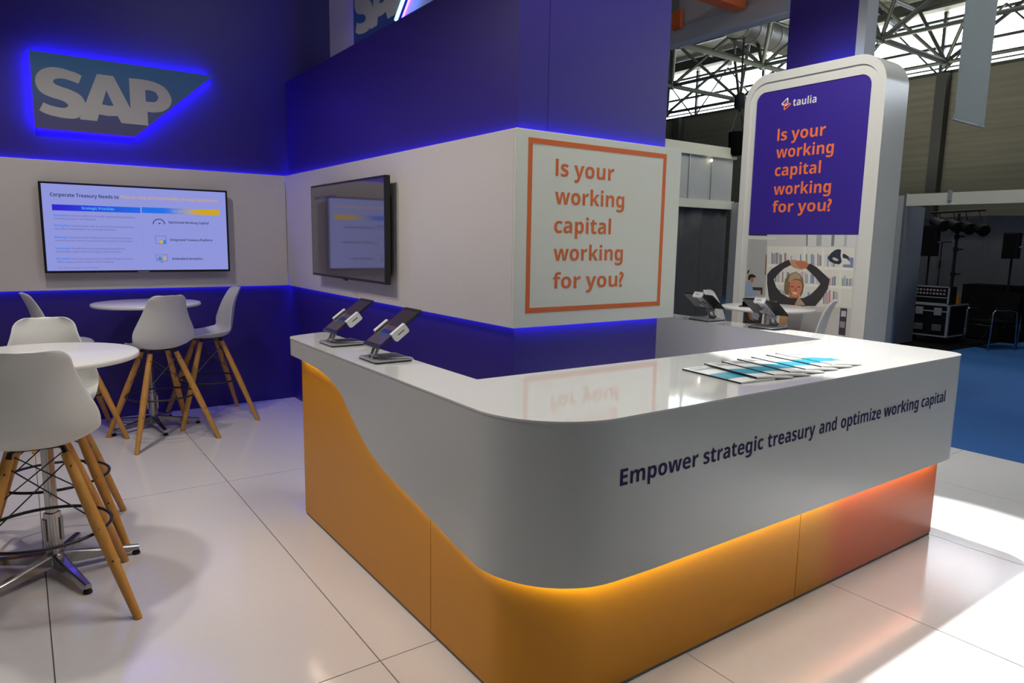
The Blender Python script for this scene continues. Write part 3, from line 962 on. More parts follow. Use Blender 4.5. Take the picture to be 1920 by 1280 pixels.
# worktop
top_out = [(x, y) for x, y, k in cpath(-0.002)]
plan = top_out + [(4.245, 5.0), (4.03, 2.345), (1.517, 2.374)]
bm = bmesh.new()
prism(bm, [plan], XY, 1.0435, 1.05)
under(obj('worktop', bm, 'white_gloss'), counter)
# inner faces of the counter
bm = bmesh.new()
prism(bm, [[(4.03, 2.345), (4.245, 5.0), (4.26, 5.0), (4.045, 2.345)]], XY, 0.0, 1.043)
under(obj('inner_panel', bm, 'white_gloss'), counter)
bm = bmesh.new()
prism(bm, [[(1.517, 2.36), (4.045, 2.33), (4.045, 2.345), (1.517, 2.374)]], XY, 0.0, 1.043)
under(obj('inner_panel', bm, 'white_side'), counter)
bm = bmesh.new()
box(bm, 1.500, 1.515, 2.375, 3.99, 0.0, 1.043)
under(obj('inner_panel', bm, 'white_side'), counter)

# coloured base
RB = 0.26


def base_path():
    p = []
    y = 3.885
    while y > 1.67 + RB + .001:
        p.append((1.288, y)); y -= 0.06
    for k in range(19):
        a = R(180 + 5 * k)
        p.append((1.288 + RB + RB * math.cos(a), 1.668 + RB + RB * math.sin(a)))
    x = 1.288 + RB + .1
    while x < 4.145:
        p.append((x, 1.668)); x += .1
    p.append((4.145, 1.668))
    return p


def shell_strip(pts, off, z0, z1f, m, name):
    bm = bmesh.new()
    rr = []
    n = len(pts)
    for i, (x, y) in enumerate(pts):
        a, b = pts[max(i - 1, 0)], pts[min(i + 1, n - 1)]
        dx, dy = b[0] - a[0], b[1] - a[1]
        L = math.hypot(dx, dy)
        nx, ny = -dy / L, dx / L     # inward
        z1 = z1f(x, y)
        rr.append([bm.verts.new(q) for q in ((x, y, z0), (x, y, z1), (x + nx * off, y + ny * off, z1), (x + nx * off, y + ny * off, z0))])
    for A, B in zip(rr, rr[1:]):
        for i in range(4):
            bm.faces.new((A[i], A[(i + 1) % 4], B[(i + 1) % 4], B[i]))
    bm.faces.new(rr[0]); bm.faces.new(rr[-1])
    return under(obj(name, bm, m, smooth='auto'), counter)


bp = base_path()
TOPZ = lambda x, y: 0.99
segA = [p for p in bp if p[1] > 2.356] + [(1.288, 2.356)]
segB = [(1.288, 2.351)] + [p for p in bp if p[1] < 2.351 and p[0] < 2.80] + [(2.808, 1.668)]
segC = [(2.813, 1.668)] + [p for p in bp if p[0] > 2.813]
shell_strip(segA, 0.018, 0.015, TOPZ, 'yellow', 'base_panel')
shell_strip(segB, 0.018, 0.015, TOPZ, 'yellow', 'base_panel')
tag(shell_strip(segC, 0.018, 0.015, TOPZ, 'orange_grad', 'base_panel'), 'base panel fading from yellow to orange')
bm = bmesh.new()
prism(bm, [[(4.127, 1.69), (4.145, 1.69), (4.365, 5.0), (4.347, 5.0)]], XY, 0.015, 0.99)
under(obj('base_panel', bm, 'orange'), counter)
bm = bmesh.new()
box(bm, 1.30, 1.50, 3.867, 3.885, 0.015, 0.94)
under(obj('base_panel', bm, 'yellow'), counter)
# dark plinth under the base
bm = bmesh.new()
plinth = [(1.291, 3.88)] + [(x + (0.003 if x < 1.4 else 0), y + .003) for x, y in bp if y < 3.8]
plinth[-1] = (4.142, 1.671)
prism(bm, [plinth + [(4.05, 2.33), (1.50, 2.36), (1.50, 3.88)]], XY, 0.0, 0.016)
under(obj('plinth', bm, 'subfloor'), counter)
# warm strip hidden behind the lower edge of the white front
mid = cpath(0.034)
mid2 = cpath(0.040)
bm = bmesh.new()
rr = []
for (x, y, k), (x2, y2, _) in zip(mid, mid2):
    if k in ('end', 'right') or (k == 'left' and y > 3.86) or (k == 'rcorner'):
        continue
    zb = zbot(x - .034 if k == 'left' else x, y)
    rr.append([bm.verts.new(q) for q in ((x, y, zb + .012), (x, y, zb + .024), (x2, y2, zb + .024), (x2, y2, zb + .012))])
for A, B in zip(rr, rr[1:]):
    for i in range(4):
        bm.faces.new((A[i], A[(i + 1) % 4], B[(i + 1) % 4], B[i]))
under(obj('light_strip', bm, 'led_warm'), counter)
# slogan on the front
for body, xa, xb in (('Empower', 1.594, 1.990), ('strategic', 2.020, 2.384), ('treasury', 2.413, 2.752), ('and', 2.786, 2.921),
                     ('optimize', 2.957, 3.309), ('working', 3.336, 3.684), ('capital', 3.716, 3.982)):
    under(text('word', body, (xa, 1.60, 0.812), (1, 0, 0), (0, 0, 1), xb - xa, 0.058, 'navy', None), counter)
# ------------------------------------------------------------------ banner totem
tt = empty('banner_totem', (6.3, 3.87, 0.0))
tag(tt, 'tall white rounded totem with blue slogan banner and photograph of smiling woman', 'totem')
X0 = 6.10
o_out = rrect(3.165, 4.575, 0.0, 3.275, (0, 0, 0.26, 0.26), 10)
o_mid = rrect(3.225, 4.518, 0.0, 3.195, (0, 0, 0.19, 0.19), 10)
o_in = rrect(3.300, 4.452, 0.25, 3.108, (0.02, 0.02, 0.10, 0.10), 8)
bm = bmesh.new()
prism(bm, [o_out, o_mid], YZ, X0, X0 + 0.39)
under(obj('outer_frame', bm, 'totem_white', smooth='auto'), tt)
bm = bmesh.new()
prism(bm, [o_mid, o_in], YZ, X0 + 0.018, X0 + 0.30)
under(obj('inner_frame', bm, 'totem_white', smooth='auto'), tt)
bm = bmesh.new()
box(bm, X0 - 0.0006, X0 + 0.001, 4.0, 4.0025, 3.2, 3.274)
under(obj('frame_joint', bm, 'silver'), tt)
bm = bmesh.new()
cb = [p for p in rrect(3.300, 4.452, 1.728, 3.108, (0, 0, 0.10, 0.10), 8)]
prism(bm, [cb], YZ, X0 + 0.028, X0 + 0.034)
under(obj('slogan_banner', bm, 'totem_blue'), tt)
BX = X0 + 0.028
for body, wd, z in (('Is your', 0.50, 2.628), ('working', 0.592, 2.464), ('capital', 0.481, 2.292), ('working', 0.595, 2.112), ('for you?', 0.617, 1.942)):
    o = text('lettering', body, (BX, 4.196, z), (0, -1, 0), (0, 0, 1), wd, 0.108, 'bright_orange', None, bold=0.03)
    under(o, tt)
o = text('logo_lettering', 'taulia', (BX, 4.052, 2.936), (0, -1, 0), (0, 0, 1), 0.24, 0.068, 'paper', None, bold=0.022)
under(o, tt)


def ribbon(pts, wd, m, name, d):
    """closed outline ribbon in the banner plane (u to the right, v up)"""
    n = len(pts)
    c = (sum(p[0] for p in pts) / n, sum(p[1] for p in pts) / n)
    inn = [(c[0] + (p[0] - c[0]) * (1 - wd), c[1] + (p[1] - c[1]) * (1 - wd)) for p in pts]
    bm = bmesh.new()
    prism(bm, [pts, inn], lambda u, v, dd: (BX - dd, 4.178 - u, 2.934 + v), d, None)
    return under(obj(name, bm, m), tt)


ribbon([(0.0, 0.040), (0.062, 0.090), (0.074, 0.084), (0.074, 0.02), (0.050, 0.012), (0.012, 0.026)], 0.42, 'paper', 'logo_mark', 0.0012)
ribbon([(0.030, -0.020), (0.030, 0.035), (0.056, 0.050), (0.108, 0.030), (0.104, 0.018), (0.042, -0.024)], 0.42, 'bright_orange', 'logo_mark', 0.0016)

# printed photograph (flat print, coloured patches)
ph = bpy.data.meshes.new('printed_photo')
pv, pf, pc = [], [], []


def patch(col, pts, lift):
    k = len(pv)
    for t in tessellate_polygon([[Vector((a, b, 0)) for a, b in pts]]):
        pf.append(tuple(k + i for i in t))
    for a, b in pts:
        pv.append((X0 + 0.031 - lift, a, b))
    c = tuple((v / 255) ** 2.2 for v in col)
    pc.extend([(*c, 1)] * len(pts))


patch((205, 203, 198), [(3.300, 0.25), (4.452, 0.25), (4.452, 1.727), (3.300, 1.727)], 0.0)
for i, (c_, xy) in enumerate(POSTER):
    pts = list(zip(xy[0::2], xy[1::2]))
    pts = [(min(4.451, max(3.301, a)), min(1.727, max(0.26, b))) for a, b in pts]
    patch(c_, pts, 0.0001 + 0.00002 * i)
ph.from_pydata(pv, [], pf)
ca = ph.color_attributes.new('print', 'FLOAT_COLOR', 'POINT')
for i, c_ in enumerate(pc):
    ca.data[i].color = c_
ph.materials.append(MT['photo'])
o = bpy.data.objects.new('printed_photo', ph)
COL.objects.link(o)
under(o, tt)
tag(o, 'photograph of a smiling woman with arms raised before bookshelves')

# tower and beams behind the totem
tw = empty('booth_tower', (6.62, 4.06, 0.0))
tag(tw, 'dark blue booth tower rising behind the white totem', 'tower')
under(obj('tower_front', bbox(6.52, 6.70, 3.70, 4.42, -0.03, 4.7), 'blue'), tw)
under(obj('tower_side', bbox(6.515, 6.705, 3.615, 3.698, -0.03, 4.7), 'beam_grey'), tw)
under(obj('light_strip', bbox(6.494, 6.516, 3.70, 4.0, 3.20, 3.25), 'led_tower'), tw)
ob = empty('overhead_beam', (6.6, 6.5, 4.0))
tag(ob, 'pale grey overhead beam running from blue tower towards the blue wall end', 'beam')
under(obj('beam_rail', bbox(6.5, 6.68, 4.424, 9.0, 3.955, 4.125), 'beam_grey'), ob)
under(obj('fascia_panel', bbox(6.53, 6.57, 4.424, 5.90, 4.127, 4.75), 'fabric_pale'), ob)
under(obj('fascia_panel', bbox(6.53, 6.57, 5.90, 9.0, 4.127, 4.30), 'fabric_pale'), ob)
o = obj('orange_beam', bbox(3.6, 6.49, 4.93, 5.08, 4.10, 4.28), 'orange_beam')
tag(o, 'orange overhead beam, long one crossing towards the pale beam near the tower', 'beam')
o = obj('orange_beam', bbox(6.44, 6.495, 5.80, 5.92, 4.10, 4.30), 'orange_beam')
tag(o, 'short orange overhead stub beside the upper blue wall edge', 'beam')

# ------------------------------------------------------------------ bar stools
def shell_mesh():
    prof = [(.205, .700, .150), (.212, .716, .172), (.200, .730, .185), (.160, .738, .198), (.10, .738, .210), (.03, .734, .218), (-.04, .732, .224),
            (-.10, .738, .228), (-.145, .756, .231), (-.175, .79, .236), (-.192, .84, .233), (-.203, .89, .217), (-.212, .94, .197), (-.222, .99, .180),
            (-.234, 1.04, .164), (-.248, 1.08, .153)]
    top = (-.248, 1.08)
    end = (-.285, 1.168)
    for d in (0.25, 0.5, 0.68, 0.82, 0.92, 0.975, 1.0):
        y = top[0] + (end[0] - top[0]) * d
        z = top[1] + (end[1] - top[1]) * d
        if d > .9:
            y -= .004 * (d - .9) * 10
        q = max(0.0, (d - 0.35) / 0.65)
        prof.append((y, z,   .088 + .060 * math.sqrt(max(0, 1 - q * q)) - .004 * d))
    NU = 16
    S = len(prof)

    def pt(i, u):
        y, z, hw = prof[i]
        s = i / (S - 1)
        zb = max(0.0, 1 - abs(i - 7) / 7.5)          # how much the sides turn up
        a = abs(u)
        x = hw * u
        up = 0.062 * zb * a ** 2.6 + (0.010 * a ** 3 if i < 8 else 0)
        fwd = 0.0
        if i >= 7:
            k = min(1, (i - 7) / 3)
            fwd = (0.065 * a ** 2.2) * k * (1 - 0.45 * max(0, i - 12) / (S - 13))
        return Vector((x, y + fwd, z + up))

    P0 = [[pt(i, -1 + 2 * j / NU) for j in range(NU + 1)] for i in range(S)]
    bm = bmesh.new()
    Nn = []
    for i in range(S):
        row = []
        for j in range(NU + 1):
            a = P0[min(i + 1, S - 1)][j] - P0[max(i - 1, 0)][j]
            b = P0[i][min(j + 1, NU)] - P0[i][max(j - 1, 0)]
            n = b.cross(a)
            row.append(n.normalized() if n.length > 1e-9 else Vector((0, 0, 1)))
        Nn.append(row)
    T = .004
    A = [[bm.verts.new(P0[i][j] + Nn[i][j] * T) for j in range(NU + 1)] for i in range(S)]
    B = [[bm.verts.new(P0[i][j] - Nn[i][j] * T) for j in range(NU + 1)] for i in range(S)]
    for i in range(S - 1):
        for j in range(NU):
            bm.faces.new((A[i][j], A[i][j + 1], A[i + 1][j + 1], A[i + 1][j]))
            bm.faces.new((B[i][j], B[i + 1][j], B[i + 1][j + 1], B[i][j + 1]))
    for i in range(S - 1):
        bm.faces.new((A[i][0], A[i + 1][0], B[i + 1][0], B[i][0]))
        bm.faces.new((A[i][NU], B[i][NU], B[i + 1][NU], A[i + 1][NU]))
    for j in range(NU):
        bm.faces.new((A[0][j], B[0][j], B[0][j + 1], A[0][j + 1]))
        bm.faces.new((A[S - 1][j], A[S - 1][j + 1], B[S - 1][j + 1], B[S - 1][j]))
    return bm


def make_stool():
    root = empty('bar_stool')
    sh = obj('seat_shell', shell_mesh(), 'shell', root, smooth=True)
    sh.modifiers.new('smooth', 'SUBSURF').render_levels = 1
    sh.modifiers['smooth'].levels = 1
    legs = []
    for sx, sy in ((1, 1), (-1, 1), (-1, -1), (1, -1)):
        a = Vector((.098 * sx, .088 * sy, .705)); b = Vector((.312 * sx, .312 * sy, 0.0))
        bm = bmesh.new()
        tube(bm, b, a, .0165, .0195, n=14, mid=(0.55, .0255))
        lg_ = obj('leg', bm, 'wood', root, smooth='auto')
        legs.append((a, b))
        for t in (.36, .55, .93):
            p = b.lerp(a, t)
            bm = bmesh.new()
            tube(bm, p + Vector((0, sy * .012, 0)), p + Vector((0, sy * .0258, 0)), .0042, n=8)
            obj('screw', bm, 'black', lg_)
        # black bracket that holds the leg under the shell
        bm = bmesh.new()
        d = (a - b).normalized()
        tube(bm, a - d * .012, a + d * .03, .013, .010, n=10)
        tube(bm, a + d * .02, Vector((.07 * sx, .06 * sy, .738)), .008, .010, n=8)
        obj('leg_bracket', bm, 'black', root)
    # crossed wire braces between neighbouring legs
    for k in range(4):
        a0, b0 = legs[k]
        a1, b1 = legs[(k + 1) % 4]
        for (pa, pb), (qa, qb) in (((a0, b0), (a1, b1)), ((a1, b1), (a0, b0))):
            bm = bmesh.new()
            tube(bm, pb.lerp(pa, .96), qb.lerp(qa, .60), .0032, n=6)
            obj('wire_brace', bm, 'black', root)
    bm = bmesh.new()
    rr_ = .252
    path_tube(bm, [(rr_ * math.cos(2 * PI * i / 40), rr_ * math.sin(2 * PI * i / 40), .360) for i in range(40)], 0.0072, closed=True)
    obj('foot_ring', bm, 'black', root, smooth=True)
    bm = bmesh.new()
    for sx in (-1, 1):
        tube(bm, (.09 * sx, .085, .712), (.09 * sx, -.085, .712), .006, n=6)
    tube(bm, (-.09, 0, .712), (.09, 0, .712), .006, n=6)
    obj('seat_mount', bm, 'black', root)
    return root


stool = make_stool()
stools = [
    # x, y, facing (deg from +Y, counter-clockwise), label, group
    (0.012, 3.475, -2, 'nearest white shell bar stool with wooden legs, back turned to camera', 'stools at the near table'),
    (0.075, 4.225, 176, 'white shell bar stool across the near round table, facing the camera', 'stools at the near table'),
    (0.275, 6.43, -84, 'white shell bar stool left of far table, only its back edge showing', 'stools at the far table'),
    (0.860, 6.03, 12, 'white shell bar stool with its back to camera before the far round table', 'stools at the far table'),
    (1.325, 6.50, 92, 'white shell bar stool right of the far table, seen from the side', 'stools at the far table'),
    (5.66, 4.25, 200, 'white shell bar stool left of the table behind the counter tablets', 'stools before the totem'),
    (5.50, 3.42, 30, 'white shell bar stool in front of the totem, right of its table', 'stools before the totem'),
]
for i, (x, y, a, lab, g) in enumerate(stools):
    o = stool if i == 0 else copy_tree(stool)
    o.location = (x, y, 0)
    o.rotation_euler = (0, 0, R(a))
    tag(o, lab, 'stool', g)


# ------------------------------------------------------------------ bar tables
def make_table():
    root = empty('bar_table')
    bm = bmesh.new()
    lathe(bm, [(0, 1.036), (.400, 1.036), (.408, 1.039), (.411, 1.048), (.408, 1.058), (.404, 1.061), (0, 1.061)], n=72)
    obj('table_top', bm, 'table_top', root, smooth='auto')
    bm = bmesh.new()
    # extruded column with ribs, wider lower sleeve
    n = 24
    for z0, z1, r in ((.30, 1.03, .024), (.07, .30, .033)):
        ring = [(r * (1 + .10 * math.cos(4 * 2 * PI * i / n)) * math.cos(2 * PI * i / n), r * (1 + .10 * math.cos(4 * 2 * PI * i / n)) * math.sin(2 * PI * i / n)) for i in range(n)]
        prism(bm, [ring], XY, z0, z1)
    obj('column', bm, 'chrome', root, smooth='auto')
    bm = bmesh.new()
    lathe(bm, [(0, 1.012), (.09, 1.012), (.10, 1.035), (0, 1.035)], n=24)
    obj('top_plate', bm, 'grey_metal', root)
    bm = bmesh.new()
    for sx in (-1, 1):
        box(bm, sx * .036 - .006, sx * .036 + .006, -.02, .02, .16, .27)
    obj('column_clamp', bm, 'silver', root)
    bm = bmesh.new()
    lathe(bm, [(0, .035), (.045, .035), (.05, .06), (.04, .10), (.032, .105), (0, .105)], n=20)
    obj('hub', bm, 'chrome', root, smooth='auto')
    for k in range(5):
        a = R(72 * k)
        c, s = math.cos(a), math.sin(a)
        bm = bmesh.new()
        vs = []
        for r_, hw, z0, z1 in ((.03, .028, .040, .098), (.18, .022, .034, .072), (.355, .015, .026, .048)):
            ring = []
            for dy, z in ((-hw, z0), (hw, z0), (hw * .9, z1 - .006), (hw * .55, z1), (-hw * .55, z1), (-hw * .9, z1 - .006)):
                ring.append(bm.verts.new((r_ * c - dy * s, r_ * s + dy * c, z)))
            vs.append(ring)
        for A, B in zip(vs, vs[1:]):
            for i in range(6):
                bm.faces.new((A[i], A[(i + 1) % 6], B[(i + 1) % 6], B[i]))
        bm.faces.new(vs[0]); bm.faces.new(vs[-1])
        ft = obj('foot', bm, 'chrome', root)
        bm = bmesh.new()
        lathe(bm, [(0, 0), (.018, 0), (.020, .006), (.016, .018), (.006, .022), (.006, .03), (0, .03)], (.342 * c, .342 * s), n=14)
        obj('glide', bm, 'black', ft)
    return root


table = make_table()
for i, (x, y, a, lab) in enumerate([(0.048, 3.84, 0, 'near round white bar table on a five-star metal base, cut by left frame edge'),
                                    (0.850, 6.44, -12, 'far round white bar table below the lit television'),
                                    (5.58, 3.80, 20, 'round white bar table in front of the totem, behind the counter')]):
    o = table if i == 0 else copy_tree(table)
    o.location = (x, y, 0)
    o.rotation_euler = (0, 0, R(a))
    tag(o, lab, 'table', 'round white bar tables')


# ------------------------------------------------------------------ tablets on stands
def make_tablet_stand(landscape=False):
    """local frame: +x = away from the viewer of the screen, origin on the worktop at the middle of the base"""
    root = empty('tablet_stand')
    bm = bmesh.new()
    prism(bm, [rrect(-.095, .095, -.10, .10, .014, 5)], XY, 0.0, 0.007)
    obj('base_pad', bm, 'black', root)
    bm = bmesh.new()
    pl = rrect(-.095, .095, -.10, .10, .014, 5)
    prism(bm, [pl], XY, 0.007, 0.014)
    obj('base_plate', bm, 'silver', root)
    bm = bmesh.new()
    prism(bm, [rrect(-.070, .088, -.088, .088, .01, 4)], XY, 0.0141, 0.0150)
    obj('base_mat', bm, 'grey_metal', root)
    # two link arms
    ax, az = -.065, .022
    bx_, bz = -.035, .085
    for sy in (-.022, .022):
        bm = bmesh.new()
        tube(bm, (ax, sy - .006, az), (ax, sy + .006, az), .014, n=14)
        tube(bm, (ax, sy, az), (bx_, sy, bz), .0075, n=10)
        tube(bm, (bx_, sy - .005, bz), (bx_, sy + .005, bz), .011, n=12)
        obj('lower_arm', bm, 'silver', root, smooth='auto')
    bm = bmesh.new()
    tube(bm, (ax, -.034, az), (ax, .034, az), .009, n=12)
    tube(bm, (bx_, -.034, bz), (bx_, .034, bz), .008, n=12)
    obj('hinge', bm, 'chrome', root, smooth='auto')
    # tablet plane: bottom (-.078,.070) to top (.152,.238)
    b = Vector((-.078, 0, .072)); t = Vector((.150, 0, .238))
    d = (t - b).normalized(); n = Vector((d.z, 0, -d.x))       # n points to the back
    L = (t - b).length
    Mx = Matrix(((0, d.x, n.x, b.x), (1, 0, 0, 0), (0, d.z, n.z, b.z), (0, 0, 0, 1)))

    turn = Matrix.Translation((0, .1275, 0)) @ Matrix.Rotation(PI / 2, 4, 'Z') @ Matrix.Translation((0, -.1275, 0))

    def local(bm_):
        if landscape:
            bmesh.ops.transform(bm_, matrix=turn, verts=bm_.verts[:])
        bmesh.ops.transform(bm_, matrix=Mx, verts=bm_.verts[:])
        return bm_
    bm = bmesh.new()
    prism(bm, [rrect(-.088, .088, 0, L, .010, 5)], XY, 0.0, 0.008)
    tb = obj('tablet', local(bm), 'black', root)
    bm = bmesh.new()
    prism(bm, [rrect(-.080, .080, .020, L - .020, .002, 2)], XY, -0.0006, None)
    obj('screen', local(bm), 'tablet_glass', tb)
    for (u0, u1, v0, v1, m) in ((-.078, .078, .150, .262, 'tab_a'), (-.078, .078, .022, .148, 'tab_b'), (-.05, .05, .096, .118, 'tab_c'), (-.02, .045, .080, .098, 'tab_d')):
        if v1 > L - .02:
            v1 = L - .021
        bm = bmesh.new()
        prism(bm, [[(u0, v0), (u1, v0), (u1, v1), (u0, v1)]], XY, -0.0010 - (0.0003 if m in ('tab_c', 'tab_d') else 0), None)
        obj('screen_picture', local(bm), m, tb)
    # clamp bar behind and two white jaws
    bm = bmesh.new()
    prism(bm, [rrect(-.088, .088, .10, .155, .006, 3)], XY, .010, .020)
    tube(bm, (0, .127, .02), (0, .127, .034), .022, n=16)
    obj('clamp_bar', local(bm), 'silver', root, smooth='auto')
    bm = bmesh.new()
    tube(bm, Mx @ Vector((0, .127, .034)), (bx_, 0, bz), .010, .008, n=12)
    tube(bm, Mx @ Vector((0, .127, .030)) + Vector((0, -.03, 0)), Mx @ Vector((0, .127, .030)) + Vector((0, .03, 0)), .009, n=12)
    obj('upper_arm', bm, 'silver', root, smooth='auto')
    for s in (-1, 1):
        bm = bmesh.new()
        jaw = rrect(.085, .170, -.010, .034, .010, 4)
        slot = [(.112, .008), (.150, .008), (.150, .014), (.112, .014)]
        prism(bm, [jaw, slot], lambda u, v, dd: (dd, u, v), s * .089, s * .101)
        prism(bm, [rrect(.085, .170, -.012, -.006, .002, 2)], lambda u, v, dd: (dd, u, v), s * .078, s * .101)
        obj('clamp_jaw', local(bm), 'white_plastic', root)
    bm = bmesh.new()
    prism(bm, [rrect(-.078, -.045, .165, .215, .002, 2)], XY, .0082, .0088)
    obj('sticker', local(bm), 'silver', root)
    # white charging cable
    bm = bmesh.new()
    p0 = Mx @ Vector((-.02, 0, .004))
    pts = [p0, p0 + Vector((-.012, -.002, -.03)), Vector((-.085, -.02, .035)), Vector((-.04, -.05, .020)), Vector((.03, -.085, .019)), Vector((.085, -.092, .018)), Vector((.10, -.10, .004))]
    cv = []
    for i in range(len(pts) - 1):
        p_, q_ = pts[i], pts[i + 1]
        pm = pts[max(i - 1, 0)]; qn = pts[min(i + 2, len(pts) - 1)]
        for k in range(5):
            s_ = k / 5
            cv.append(.5 * ((2 * p_) + (q_ - pm) * s_ + (2 * pm - 5 * p_ + 4 * q_ - qn) * s_ ** 2 + (3 * p_ - pm - 3 * q_ + qn) * s_ ** 3))
    cv.append(pts[-1])
    path_tube(bm, cv, .0020, n=6)
    obj('charging_cable', bm, 'white_plastic', root, smooth=True)
    return root


MT['tab_a'] = mat('tablet picture dusk', (0.055, 0.040, 0.045), 0.06, spec=0.9)
MT['tab_b'] = mat('tablet page mauve', (0.105, 0.080, 0.080), 0.06, spec=0.9)
MT['tab_c'] = mat('tablet picture blue', (0.03, 0.045, 0.12), 0.06, spec=0.9)
MT['tab_d'] = mat('tablet picture green', (0.045, 0.10, 0.12), 0.06, spec=0.9)
ts = make_tablet_stand()
ts2 = make_tablet_stand(True)
ZC = 1.0505
for i, (x, y, a, lab) in enumerate([(1.395, 2.995, 0, 'tablet on silver stand, nearer one on the left arm of the counter'),
                                    (1.408, 3.570, 0, 'tablet on silver stand, farther one at the left end of the counter'),
                                    (4.245, 3.410, 178, 'tablet on stand seen from behind, farther one on the right arm of the counter'),
                                    (4.235, 2.870, 178, 'tablet on stand seen from behind, nearer one in front of the printed photograph')]):
    o = (ts if i < 2 else ts2) if i in (0, 2) else copy_tree(ts if i < 2 else ts2)
    o.location = (x, y, ZC)
    o.rotation_euler = (0, 0, R(a))
    tag(o, lab, 'tablet', 'tablets on the counter')
# small tablet lying on the table before the totem
o = empty('tablet', (5.46, 3.86, 1.062), R(25))
tag(o, 'small dark tablet leaning on the round table before the totem', 'tablet')
bm = bmesh.new(); prism(bm, [rrect(-.09, .09, -.12, .12, .01, 4)], XY, 0.0, 0.008)
t_ = obj('back', bm, 'black', o)
bm = bmesh.new(); prism(bm, [[(-.08, -.105), (.08, -.105), (.08, .105), (-.08, .105)]], XY, 0.0086, None)
obj('screen', bm, 'tablet_glass', o)
bm = bmesh.new(); prism(bm, [rrect(-.03, .03, -.10, .10, .008, 3)], XY, 0.008, 0.045)
obj('cover_roll', bm, 'black_matte', o)

# ------------------------------------------------------------------ brochures
bl = [(2.403, 1.735, 2.440, 2.085), (2.510, 1.737, 2.590, 2.092), (2.627, 1.735, 2.715, 2.094), (2.753, 1.740, 2.838, 2.096),
      (2.878, 1.743, 2.955, 2.098), (3.010, 1.744, 3.082, 2.100), (3.105, 1.748, 3.168, 2.102)]
names = ['leftmost', 'second', 'third', 'fourth', 'fifth', 'sixth', 'last and topmost']
mag0 = None


def make_mag():
    root = empty('brochure')
    Wd, Hh = .205, .345
    bm = bmesh.new()
    # slightly swelling booklet
    n = 8
    lo, hi = [], []
    for i in range(n + 1):
        u = i / n
        x = Wd * u
        zt = .0062 + .0030 * math.sin(PI * min(1, u * 1.25)) * (1 - .3 * u)
        lo.append((x, 0.0)); hi.append((x, zt))
    va = [[bm.verts.new((x, y, z)) for x, z in lo] for y in (0, Hh)]
    vb = [[bm.verts.new((x, y, z)) for x, z in hi] for y in (0, Hh)]
    for i in range(n):
        bm.faces.new((vb[0][i], vb[0][i + 1], vb[1][i + 1], vb[1][i]))
        bm.faces.new((va[0][i], va[1][i], va[1][i + 1], va[0][i + 1]))
        bm.faces.new((va[0][i], va[0][i + 1], vb[0][i + 1], vb[0][i]))
        bm.faces.new((va[1][i], vb[1][i], vb[1][i + 1], va[1][i + 1]))
    bm.faces.new((va[0][0], vb[0][0], vb[1][0], va[1][0]))
    bm.faces.new((va[0][n], va[1][n], vb[1][n], vb[0][n]))
    obj('booklet', bm, 'paper', root)

    def band(name, x0, x1, y0, y1, m, up=.0004, y0b=None):
        bm = bmesh.new()
        k = 8
        A, B = [], []
        for i in range(k + 1):
            x = x0 + (x1 - x0) * i / k
            u = x / Wd
            z = .0062 + .0030 * math.sin(PI * min(1, u * 1.25)) * (1 - .3 * u) + up + .0003
            yl = y0 + ((y0b - y0) * i / k if y0b is not None else 0)
            A.append(bm.verts.new((x, yl, z))); B.append(bm.verts.new((x, y1, z)))
        for i in range(k):
            bm.faces.new((A[i], A[i + 1], B[i + 1], B[i]))
        obj(name, bm, m, root)
    band('cover_picture', .001, .204, .075, .185, 'turquoise')
    band('cover_accent', .12, .204, .070, .100, 'print_sand', .0007, .080)
    band('title_print', .02, .13, .270, .300, 'print_grey')
    band('title_print', .02, .10, .315, .328, 'print_grey')
    band('emblem', .085, .10, .030, .038, 'print_grey')
    bm = bmesh.new()
    box(bm, -.0030, .0006, 0.0, Hh, .0001, .0060)
    obj('edge_shadow', bm, 'black', root)  # black strip painting the shadow line along the overlapping edge
    return root


mag0 = make_mag()
for i, (xa, ya, xb, yb) in enumerate(bl):
    o = mag0 if i == 0 else copy_tree(mag0)
    rz = math.atan2(-(xb - xa), yb - ya)
    o.location = (xa, ya, 1.0508 + i * 0.0001)
    o.rotation_euler = (0, 0 if i == 0 else R(3.4), rz)
    if i:
        o.location.z = 1.0508 + 0.0122
    tag(o, 'white and turquoise brochure, %s of the fanned row on the counter' % (names[i] if i in (0, 6) else names[i] + ' from left'), 'brochure', 'brochures on the counter')
# ------------------------------------------------------------------ exhibition hall shell
WX = 20.0
wh = obj('wall_hall', bbox(WX, WX + 0.3, -15, 30, -0.05, 6.10), 'cladding')
tag(wh, kind='structure')
for y in (-4.6, 0.0, 4.3, 8.82, 13.2, 17.7, 22.2):
    b = bbox(WX - 0.28, WX - 0.002, y - 0.13, y + 0.13, -0.1, 6.08)
    obj('wall_post', b, 'hall_dark', wh)
for nm, args in (('wall_north', (-15, 20, 30, 30.3, -0.05, 12)), ('wall_west', (-15.3, -15, -15, 30, -0.05, 12)), ('wall_south', (-15, 20, -15.3, -15, -0.05, 12))):
    o = obj(nm, bbox(*args), 'hall_dark')
    tag(o, kind='structure')
